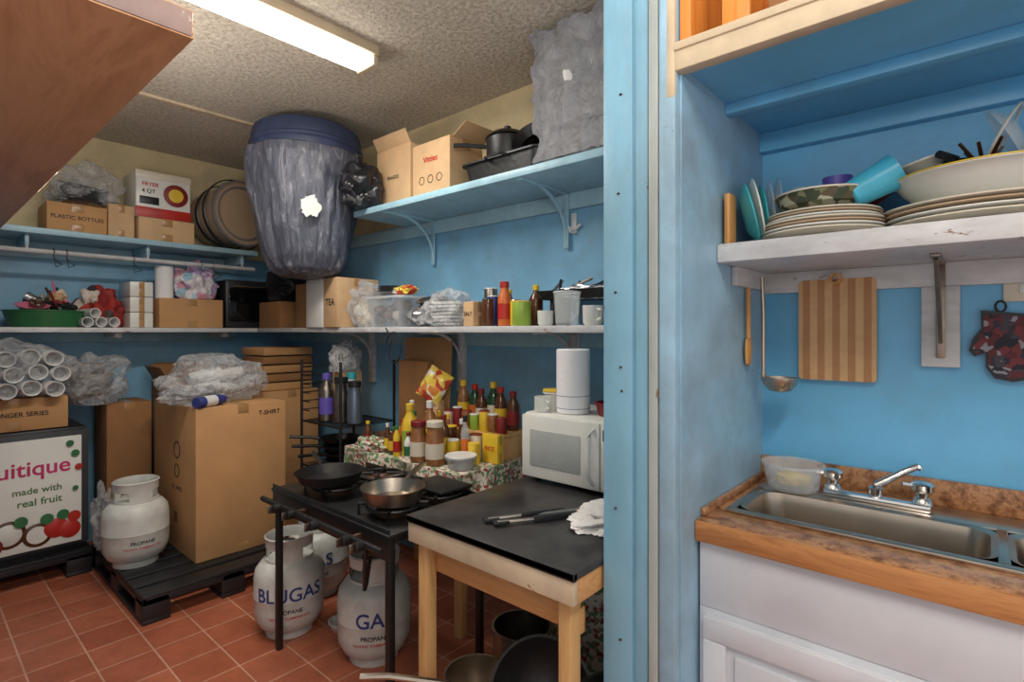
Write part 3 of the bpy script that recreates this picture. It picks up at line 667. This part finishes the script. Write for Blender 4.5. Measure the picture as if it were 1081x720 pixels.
o=M('pastel_gift_bag'); o.blob((1.44,4.30,zl+.31),(.12,.1,.14),unic,.3,2.3,31,5,flat=-.75); o.tube([(1.38,4.30,zl+.40),(1.42,4.30,zl+.46),(1.48,4.30,zl+.46),(1.5,4.30,zl+.40)],.006,pink); o.done()
o=M('black_toaster_oven'); o.bx(1.60,2.0,4.2,4.47,zl,zl+.36,blackp,.02); o.bx(1.62,1.9,4.185,4.2,zl+.05,zl+.3,mat('dark_glass',(15,16,20),.08),.004); o.tube([(1.65,4.18,zl+.31),(1.65,4.165,zl+.31),(1.87,4.165,zl+.31),(1.87,4.18,zl+.31)],.006,chrome)
for i in range(3): o.cyl((1.95,4.2,zl+.08+.1*i),.02,.02,chrome,RX(math.pi/2),16)
o.done()
o=M('black_rubbish_bag'); o.blob((1.96,3.93,zl+.30),(.17,.12,.14),blackbag,.3,2.5,41,flat=-.75); o.done()
carton(1.80,2.12,3.77,4.1,zl,zl+.19,cardd).done()

# ------------------------------------------------------------ shelf B lower
carton(1.84,2.08,3.42,3.62,zl,zl+.30,cardd,name='white_box').done()
carton(1.78,2.10,3.16,3.36,zl,zl+.310,white,name='white_box').done()
carton(1.78,2.08,2.98,3.14,zl,zl+.310,cardl,txt='TEA',ts=.06,face='-X').done()
o=M('bag_of_bread'); o.blob((1.94,2.88,zl+.12),(.12,.085,.155),cloudy,.25,2.4,51,5,flat=-.77); o.blob((1.94,2.88,zl+.08),(.09,.07,.10),cream_c,.2,2,52,flat=-.8); o.done()
o=M('black_stock_pot'); o.lathe((2.05,2.86,zl),[(0,0),(.0,0)],black) if 0 else None; o.bm.free()
def rtub(name,x0,x1,y0,y1,z,h,m,lid):
    o=M(name)
    loft(o,[lp(x0+.02,x1-.02,y0+.02,y1-.02,.03,z),lp(x0,x1,y0,y1,.04,z+h),lp(x0-.006,x1+.006,y0-.006,y1+.006,.045,z+h),lp(x0+.003,x1-.003,y0+.003,y1-.003,.04,z+h-.002)],m,False)
    loft(o,[lp(x0+.02,x1-.02,y0+.02,y1-.02,.03,z+.001)],m)
    if lid: loft(o,[lp(x0-.01,x1+.01,y0-.01,y1+.01,.045,z+h-.006),lp(x0-.01,x1+.01,y0-.01,y1+.01,.045,z+h+.008),lp(x0+.02,x1-.02,y0+.02,y1-.02,.03,z+h+.012)],lid)
    return o
o=rtub('clear_storage_tub',1.84,2.1,2.44,2.78,zl,.17,clear,mat('clear_lid',(225,228,230),.2,alpha=.6,var=.04)); 
for i in range(18): o.blob((1.9+random.random()*.14,2.50+random.random()*.22,zl+.04+.03*(i%4)),(.035,.035,.03),random.choice([brown,cream_c,whitep,brown,cream_c,steeld,blackp]),.2,2,i,2,flat=-2)
o.done()
o=M('foil_pie_plates'); 
for i in range(4): o.lathe((1.97,2.66,zl+.185+.012*i),[(0,0),(.07,0),(.10,.02),(.106,.021),(.098,.02),(.068,.003),(0,.003)],foil,None,24)
o.done()
o=M('snack_packet'); o.blob((1.93,2.50,zl+.21),(.05,.08,.03),chips,.3,2.4,111,4,flat=-.8); o.done()
o=M('foil_wrapped_package'); o.blob((1.97,2.30,zl+.06),(.11,.12,.075),foil,.2,3,61,flat=-.8); o.done()
o=M('silver_lid'); o.lathe((1.98,2.28,zl+.13),[(.12,0),(.125,.004),(.09,.03),(.03,.042),(0,.043)],steel); o.cyl((1.98,2.28,zl+.172),.016,.02,blackp); o.done()
o=M('plastic_bag_of_napkins'); 
for i in range(7): o.box((1.89,2.08+.01*(i%2),zl+.012+.018*i),(.12,.16,.014),whitep,RZ(.12*i-.3),.004)
o.blob((1.89,2.08,zl+.085),(.11,.15,.10),cloudy,.25,2.4,63,5,flat=-.84); o.done()
carton(1.84,1.93,1.86,1.93,zl,zl+.12,cardl,name='small_carton',txt='SALT',ts=.025,face='-X').done()
OCC=[]
def bottle(name,x,y,z,r,h,m,cap,lab=None,ns=.4):
    OCC.append((x,y,r))
    o=M(name); o.lathe((x,y,z),[(0,0),(r*.9,0),(r,.005),(r,h*.62),(r*.85,h*.7),(r*ns,h*.82),(r*ns,h*.88),(0,h*.88)],m,seg=20)
    o.cyl((x,y,z+h*.86),r*ns*1.15,h*.14,cap,seg=16)
    if lab: o.lathe((x,y,z),[(r+.0004,h*.15),(r+.001,h*.15),(r+.001,h*.5),(r+.0004,h*.5)],lab,seg=20)
    o.done()
def can(name,x,y,z,r,h,m,top=steel):
    OCC.append((x,y,r))
    o=M(name); o.lathe((x,y,z),[(0,0),(r*.94,0),(r,.004),(r,h-.004),(r*.95,h),(r*.9,h-.002),(0,h-.002)],m,seg=22); o.lathe((x,y,z+h-.004),[(r,0),(r+.001,.002),(r*.96,.0055),(0,.005)],top,seg=22); o.done()
can('spray_can',1.88,1.80,zl,.028,.13,brown,blackp); bottle('orange_spray_bottle',1.90,1.71,zl,.032,.21,orange,red,red,.6)
bottle('sauce_bottle',1.99,1.76,zl,.03,.18,redd,yellow,None); can('spray_can',1.96,1.84,zl,.028,.15,inkb,whitep)
can('green_label_jar',1.86,1.57,zl,.042,.11,lime,yellow); can('yellow_can',1.90,1.64,zl,.026,.12,yellow)
can('spray_can',2.06,1.95,zl,.035,.20,steeld,whitep); bottle('sauce_bottle',2.05,1.64,zl,.035,.2,brown,yellow,None)
o=M('foil_roasting_tray'); loft(o,[lp(1.97,2.15,1.10,1.55,.02,zl+.12),lp(1.95,2.17,1.08,1.57,.03,zl+.16),lp(1.96,2.16,1.09,1.56,.03,zl+.157),lp(1.985,2.14,1.11,1.54,.02,zl+.125)],black); 
for y in (1.13,1.5): o.bx(1.99,2.13,y-.01,y+.01,zl,zl+.122,black)
o.blob((2.06,1.33,zl+.15),(.07,.18,.03),foil,.4,3,71,flat=-1); o.done()
o=M('cooking_utensils')
for i in range(11): 
    y=1.12+.04*i; o.tube([(2.03,y,zl+.165),(2.08,y+random.uniform(-.12,.12),zl+.19+.03*random.random())],.007,random.choice([black,steel,brown,black]),6)
o.done()
o=M('white_mug'); o.lathe((1.88,1.45,zl),[(0,0),(.028,0),(.034,.01),(.036,.065),(.032,.065),(.03,.012),(0,.008)],white); o.done()
o=M('glass_measuring_jug'); o.lathe((1.88,1.335,zl),[(0,0),(.045,0),(.05,.01),(.058,.14),(.055,.14),(.046,.012),(0,.01)],glass); o.lathe((1.88,1.335,zl),[(.058,.138),(.061,.14),(.058,.144),(.055,.14),(.058,.138)],whitep); o.tube([(1.85,1.28,zl+.12),(1.835,1.25,zl+.11),(1.84,1.255,zl+.05),(1.855,1.285,zl+.03)],.006,glass); o.done()
o=M('white_mug'); o.lathe((1.87,1.2,zl),[(0,0),(.033,0),(.04,.01),(.042,.08),(.038,.08),(.035,.012),(0,.008)],white); o.tube([(1.85,1.165,zl+.065),(1.84,1.14,zl+.06),(1.84,1.14,zl+.03),(1.85,1.165,zl+.02)],.006,white); o.done()
o=M('white_mug'); o.lathe((1.93,1.07,zl),[(0,0),(.033,0),(.04,.01),(.042,.08),(.038,.08),(.035,.012),(0,.008)],cream_c); o.done()

# ------------------------------------------------------------ shelf B upper
zv=2.116
carton(1.90,2.15,2.42,2.74,zv,zv+.35,cardl,openf=True,txt='FRAGILE',ts=.03,face='-X').done()
o=carton(1.86,2.10,2.05,2.35,zv,zv+.29,cardl,openf=False,txt='Vittles',ts=.045,face='-X',tm=inkr,dz=.05)
for yy_ in (2.13,2.2,2.27): o.lathe((1.859,yy_,zv+.09),[(.018,0),(.022,0),(.022,.001)],ink,RY(-math.pi/2),20)
o.box((1.98,1.99,zv+.31),(.22,.11,.004),cardl,RX(-.5),.001); o.done()
o=M('roasting_pan'); loft(o,[lp(1.87,2.13,1.50,1.93,.04,zv),lp(1.86,2.15,1.47,1.96,.05,zv+.1),lp(1.845,2.165,1.455,1.975,.055,zv+.1),lp(1.845,2.165,1.455,1.975,.055,zv+.108),lp(1.87,2.14,1.48,1.95,.05,zv+.106),lp(1.88,2.12,1.51,1.92,.04,zv+.01)],black); o.tube([(1.845,1.65,zv+.1),(1.82,1.67,zv+.1),(1.82,1.76,zv+.1),(1.845,1.78,zv+.1)],.006,black); o.done()
o=M('saucepan'); o.lathe((2.0,1.78,zv+.11),[(0,0),(.10,0),(.105,.01),(.105,.12),(.112,.125),(.10,.125),(.10,.012),(0,.01)],black); o.tube([(1.96,1.88,zv+.21),(1.9,1.97,zv+.225),(1.86,2.02,zv+.225)],.011,blackp); 
o.lathe((2.0,1.78,zv+.238),[(.11,0),(.08,.025),(.03,.035),(0,.036)],black); o.cyl((2.0,1.78,zv+.27),.018,.03,blackp); o.done()
o=M('frying_pan'); o.lathe((2.0,1.60,zv+.17),[(0,0),(.08,0),(.11,.04),(.106,.04),(.078,.005),(0,.005)],black,RX(-.5)); o.tube([(1.97,1.53,zv+.16),(1.95,1.50,zv+.25),(1.94,1.49,zv+.33)],.011,blackp); o.done()
o=M('shrink_wrapped_cup_bales')
for i in range(3):
    for j in range(5):
        for k_ in range(4):
            o.lathe((1.87+.105*i,1.02+.095*j,zv+.012+.133*k_),[(0,0),(.036,0),(.045,.115),(.047,.12),(.047,.125),(0,.125)],whitep if (i+j+k_)%3 else cream_c,seg=16)
t_=bmesh.new(); bmesh.ops.create_cube(t_,size=1); bmesh.ops.subdivide_edges(t_,edges=t_.edges[:],cuts=34,use_grid_fill=True)
for v in t_.verts:
    p=v.co.copy(); k=.035*noise.noise(Vector((p.x*4,p.y*6,p.z*4)))+.020*abs(noise.noise(Vector((p.x*14,p.y*14,p.z*20))))-.018*abs(math.sin(p.z*12.5))-.008*abs(math.sin(p.y*16))
    n=p.normalized(); q=Vector((p.x*.36,p.y*.52,p.z*.555))+n*k
    q.z=max(-.277,min(.295,q.z)); q.y+=.04*max(0,p.z)  # sags outward at the top
    v.co=q
o.add(t_,wrapc,Matrix.Translation((1.98,1.21,zv+.281))); o.done()
o=M('black_rubbish_bag'); o.blob((1.80,2.74,zv+.12),(.13,.12,.14),blackbag,.22,2.0,81,5,flat=-.85); o.tube([(1.78,2.73,zv+.24),(1.76,2.70,zv+.29),(1.72,2.68,zv+.28)],.012,blackbag); o.done()

# wrapped drum wedged in the corner, standing on the boxes of the lower shelf
o=M('shrink_wrapped_drum'); dx,dy,dz_=1.68,3.17,1.738
t_=bmesh.new(); prof=[(0,0),(.15,.003),(.20,.03),(.24,.10),(.28,.25),(.31,.42),(.335,.58),(.35,.68),(.345,.73),(.325,.745)]
seg=120; rings=[]; fine=[]
for (r0,z0),(r1,z1) in zip(prof,prof[1:]):
    for q in range(6): f_=q/6; fine.append((r0+(r1-r0)*f_,z0+(z1-z0)*f_))
fine.append(prof[-1])
for r,z in fine:
    rg=[]
    for k_ in range(seg):
        a=2*math.pi*k_/seg; ca,sa=math.cos(a),math.sin(a)
        n=noise.noise(Vector((ca*1.8,sa*1.8,z*2.4)))*.04+abs(noise.noise(Vector((ca*6+z*3,sa*6,z*3))))*.022+abs(noise.noise(Vector((ca*16,sa*16,z*7))))*.008
        rr=r+n*min(1,r*6)-.01; rg.append(t_.verts.new((rr*ca,rr*sa,z)))
    rings.append(rg)
for a,b in zip(rings,rings[1:]):
    for k_ in range(seg): t_.faces.new((a[k_],a[(k_+1)%seg],b[(k_+1)%seg],b[k_]))
bmesh.ops.recalc_face_normals(t_,faces=t_.faces[:])
tilt=Matrix.Translation((dx,dy,dz_))@RZ(.86)@RY(.05)
o.add(t_,wrap,tilt)
o.lathe((0,0,0),[(.31,.70),(.325,.74),(.325,.77),(.335,.78),(.335,.795),(.325,.805),(.325,.85),(.315,.885),(.29,.90),(.28,.89),(0,.89)],navy,tilt,48)
aa=math.atan2(-dy,-dx)
t_=bmesh.new(); pts=[]
for i in range(40):
    a=2*math.pi*i/40; rr=.048*(1+.45*noise.noise(Vector((math.cos(a)*1.6,math.sin(a)*1.6,4)))+.25*noise.noise(Vector((math.cos(a)*6,math.sin(a)*6,2)))); pts.append((aa+.06+rr*math.cos(a)/.29*.9,.37+rr*math.sin(a)*1.35))
vs=[t_.verts.new((.338*math.cos(p[0]),.338*math.sin(p[0]),p[1])) for p in pts]; t_.faces.new(vs); o.add(t_,white,Matrix.Translation((dx,dy,dz_)))
o.done()

# ------------------------------------------------------------ floral table and clutter
zf=.76
t=M('tablecloth_covered_table')
t.bx(1.66,2.18,1.76,2.69,zf-.03,zf-.003,pine,.003)
for x in (1.69,2.11):
    for y in (1.79,2.61): t.bx(x,x+.045,y,y+.045,0,zf-.03,pine,.003)
t_=bmesh.new(); loop=rrect(1.65,2.19,1.75,2.70,.02,3); loopd=[]
for (a,b) in zip(loop,loop[1:]+loop[:1]):
    n=max(1,int(math.dist(a,b)/.02))
    for i in range(n): loopd.append((a[0]+(b[0]-a[0])*i/n,a[1]+(b[1]-a[1])*i/n))
top=[t_.verts.new((x,y,zf)) for x,y in loopd]; t_.faces.new(top)
cx,cy=1.92,2.22; prev=top
for j in range(1,5):
    rg=[]
    for i,(x,y) in enumerate(loopd):
        w_=.012*math.sin(i*.75)*j/4+.006*math.sin(i*.31)*j; dx_=x-cx; dy_=y-cy
        ox=(1 if dx_>0 else -1)*w_ if abs(dx_)>.26 else 0; oy=(1 if dy_>0 else -1)*w_ if abs(dy_)>.46 else 0
        if x>2.17: ox=0
        rg.append(t_.verts.new((x+ox,y+oy,zf-.026*j-.01*math.sin(i*.2)*(j/4))))
    for i in range(len(rg)): t_.faces.new((prev[i],prev[(i+1)%len(rg)],rg[(i+1)%len(rg)],rg[i]))
    prev=rg
bmesh.ops.recalc_face_normals(t_,faces=t_.faces[:]); t.add(t_,floral); t.done()
o=M('wooden_riser_crate'); o.bx(1.95,2.17,1.78,2.26,zf+.11,zf+.13,pine); o.bx(1.95,2.17,1.78,1.80,zf+.001,zf+.11,pine); o.bx(1.95,2.17,2.24,2.26,zf+.001,zf+.11,pine); o.done()
zr=zf+.131
o=M('cardboard_sheet'); o.box((2.08,2.50,zf+.305),(.012,.42,.60),card,RY(.06),.001); o.bx(2.0,2.05,2.40,2.66,zf+.001,zf+.47,cardd,.003); o.done()
OCC.clear(); OCC.append((2.05,2.02,.11))
z=zf+.001
bottle('large_spice_jar',1.70,2.10,z,.042,.20,amber,redd,cream_c,.8); bottle('large_spice_jar',1.71,1.99,z,.045,.21,amber,cream_c,cream_c,.8)
bottle('cooking_oil_bottle',1.74,2.22,z,.04,.27,yellow,yellow,lime,.45); bottle('cooking_oil_bottle',1.83,2.17,z,.04,.28,amber,whitep,yellow,.4)
bottle('hot_sauce_bottle',1.80,2.35,z,.028,.17,orange,red,red); bottle('hot_sauce_bottle',1.72,2.33,z,.028,.14,brown,green,yellow)
bottle('soy_sauce_bottle',1.82,2.05,z,.03,.22,brown,redd,yellow); bottle('soy_sauce_bottle',1.88,1.98,z,.03,.2,brown,whitep,lime)
can('seasoning_can',1.80,1.96,z,.03,.11,yellow,whitep); can('seasoning_can',1.90,1.90,z,.03,.13,cream_c,redd); can('seasoning_can',1.78,2.43,z,.035,.1,lime)
o=tub('clear_food_tub',1.74,1.84,z,.06,.055,clear,whitep); o.blob((1.74,1.84,z+.03),(.045,.045,.022),amber,.2,2,3,2,flat=-1); o.done(); OCC.append((1.74,1.84,.075))
can('mustard_jar',1.845,1.86,z,.03,.1,yellow,yellow)
carton(1.90,1.945,1.755,1.86,z,z+.14,yellow,name='yellow_food_box',txt='RICE',ts=.03,face='-X',tm=inkr).done(); OCC.append((1.92,1.81,.06))
can('seasoning_can',1.89,2.27,z,.035,.16,cream_c,whitep); can('jar_of_sauce',1.90,2.09,z,.035,.15,brown,yellow); bottle('vinegar_bottle',1.88,2.38,z,.03,.26,glass,whitep,lime)
OCC.append((1.86,2.57,.09)); OCC.append((1.70,2.50,.09))
kinds=[(brown,redd,cream_c),(amber,yellow,lime),(brown,whitep,yellow),(amber,redd,cream_c),(yellow,green,red),(glass,blackp,orange),(brown,yellow,redd),(whitep,redd,green)]
random.seed(9); n_=0
for _ in range(900):
    x=random.uniform(1.69,1.95); y=random.uniform(1.80,2.62); r=random.choice((.018,.022,.026))
    if all(math.hypot(x-a,y-b)>r+c_+.003 for a,b,c_ in OCC):
        k_=kinds[n_%8]; n_+=1
        if n_%3==0: can('spice_tin',x,y,z,r,random.uniform(.07,.12),k_[2],k_[1])
        else: bottle('sauce_bottle',x,y,z,r,random.uniform(.12,.2)+(x-1.69)*.25,k_[0],k_[1],k_[2],.45)
    if n_>26: break
for i,(y,m_,c_,l_) in enumerate(((1.83,brown,redd,redd),(1.90,brown,red,yellow),(1.97,dgreen,yellow,cream_c),(2.04,brown,redd,cream_c),(2.11,dgreen,red,orange),(2.18,amber,yellow,yellow))):
    bottle('sauce_bottle',2.10-.02*(i%2),y,zr,.032,.20+.02*(i%3),m_,c_,l_,.5)
for i,(y,m_) in enumerate(((1.81,redd),(1.87,amber),(1.93,yellow),(2.0,lime),(2.06,amber),(2.13,redd),(2.20,cream_c))):
    can('spice_tin',1.99,y,zr,.027,.08+.012*(i%3),m_,whitep if i%2 else redd)
def packet(x,y,zz,w,h,m,rx,rz,seed):
    o=M('snack_packet'); t_=bmesh.new(); bmesh.ops.create_cube(t_,size=1); bmesh.ops.subdivide_edges(t_,edges=t_.edges[:],cuts=12,use_grid_fill=True)
    for v in t_.verts:
        p=v.co; f_=max(0,1-(2*abs(p.z))**3)*max(0,1-(2*abs(p.x))**4)
        v.co=Vector((p.x*w,p.y*(.006+.05*f_)+.006*noise.noise(Vector((p.x*9,p.z*9,seed))),p.z*h))
    o.add(t_,m,Matrix.Translation((x,y,zz))@RZ(rz)@RX(rx)); o.done()
packet(2.0,2.33,z+.34,.14,.16,chips,.3,-1.0,1) if 0 else None
o=M('snack_bag'); o.box((2.0,2.31,z+.13),(.05,.07,.26),cardl,None,.004); 
t_=bmesh.new(); bmesh.ops.create_cube(t_,size=1); bmesh.ops.subdivide_edges(t_,edges=t_.edges[:],cuts=14,use_grid_fill=True)
for v in t_.verts:
    p=v.co; f_=max(0,1-(2*abs(p.z))**3)*max(0,1-(2*abs(p.x))**4)
    v.co=Vector((p.x*.15,p.y*(.006+.06*f_)+.008*noise.noise(p*9),p.z*.18))
o.add(t_,chips,Matrix.Translation((1.985,2.31,z+.34))@RZ(-1.1)@RY(.5)@RX(-.2)); o.done()
packet(1.965,2.20,zr+.14,.10,.12,yellow,.2,-1.0,2) if 0 else None
o=M('dish_towel'); o.blob((1.70,2.50,z+.028),(.05,.10,.04),floral,.3,2.6,95); o.done()
o=M('steel_mixing_bowl'); o.lathe((1.86,2.57,z),[(0,0),(.04,0),(.08,.06),(.084,.06),(.077,.06),(.038,.005),(0,.004)],steel); o.done()

# ------------------------------------------------------------ wire rack
o=M('black_wire_rack'); x0,x1,y0,y1=1.72,2.1,2.84,3.3
for x in (x0,x1):
    for y in (y0,y1): o.tube([(x,y,0),(x,y,1.22)],.009,black)
for z in (.2,.55,.83):
    for x in (x0,x1): o.tube([(x,y0,z),(x,y1,z)],.006,black,6)
    for i in range(13): y=y0+(y1-y0)*i/12; o.tube([(x0,y,z),(x1,y,z)],.003,black,6)
for i in range(6): zz=.90+.055*i; o.tube([(x0,y1,zz),(x1,y1,zz)],.004,black,6); o.tube([(x0,3.2,zz),(x0,y1,zz)],.004,black,6)
o.done()
zk=.838
bottle('purple_spray_bottle',1.79,3.12,zk,.045,.30,steeld,purple,purple,.5); bottle('grey_thermos',1.82,3.0,zk,.045,.28,steeld,blackp,None,.8)
bottle('white_detergent_bottle',1.93,3.06,zk,.055,.30,whitep,teal,cyan,.5); bottle('grey_thermos',1.85,2.90,zk,.045,.26,mat('grey_blue_metal',(110,122,140),.35,.6),blackp,None,.8)
o=M('plastic_bag_of_plates'); o.bx(1.92,2.06,3.14,3.27,zk,zk+.30,cardl)
for i in range(6): o.lathe((1.95,3.2,zk+.36),plate_prof(.09),whitep,RZ(.2*i)@RX(1.2+.05*i)@RY(.05*i))
o.blob((1.95,3.17,zk+.38),(.10,.08,.11),cloudy,.3,2.4,97,5,flat=-.75); o.done()
for i in range(4): pan('cast_iron_skillet',1.89-.01*i,3.05+.01*i,.56+.045*i,.13-.004*i,.04,black,-1,-.3+.3*i,black).done()
carton(1.75,2.07,2.87,3.26,.001,.185,cardd).done()

# ------------------------------------------------------------ lights
l=M('fluorescent_ceiling_light'); l.bx(.2,1.45,2.07,2.23,CE-.045,CE,offw,.004); 
l.bx(.22,1.43,2.085,2.215,CE-.085,CE-.045,lampm,.012); l.bx(.2,.222,2.08,2.22,CE-.09,CE-.04,offw,.003); l.bx(1.428,1.45,2.08,2.22,CE-.09,CE-.04,offw,.003); l.done()
l=M('added_fill_fixture'); l.bx(-.3,.6,-.45,-.25,CE-.05,CE,offw,.004); l.bx(-.28,.58,-.43,-.27,CE-.09,CE-.05,lampm,.012); l.done()  # glowing fixture added behind the camera, out of view, as fill
def area(name,loc,sx,sy,e,col=(1,.95,.88),rot=(0,0,0)):
    d=bpy.data.lights.new(name,'AREA'); d.shape='RECTANGLE'; d.size=sx; d.size_y=sy; d.energy=e; d.color=col
    o=bpy.data.objects.new(name,d); o.location=loc; o.rotation_euler=rot; sc.collection.objects.link(o)
area('fluorescent_lamp_light',(.83,2.15,CE-.1),1.2,.14,24)
area('front_fill_light',(.15,-.35,CE-.1),.9,.16,21,(1,.94,.86))  # added fill for the foreground, below the unseen fixture
# added upward fill lights to brighten the ceiling, no real source behind them
area('ceiling_fill_light',(.1,.2,2.05),.5,.5,26,(1,.95,.9),(math.pi-.25,.2,0))
area('ceiling_fill_light',(.5,2.6,1.95),.4,.4,8,(1,.95,.9),(math.pi,0,0))
W=bpy.data.worlds.new('world'); sc.world=W; W.use_nodes=True
W.node_tree.nodes['Background'].inputs[0].default_value=(1,.97,.94,1); W.node_tree.nodes['Background'].inputs[1].default_value=.85

cam=bpy.data.cameras.new('camera'); co=bpy.data.objects.new('camera',cam); sc.collection.objects.link(co)
cam.sensor_width=36; cam.lens=36*570/1081; cam.shift_y=-10/1081; cam.clip_start=.02
co.location=(0,0,H); co.rotation_euler=(math.pi/2,0,math.radians(-48.8)); sc.camera=co
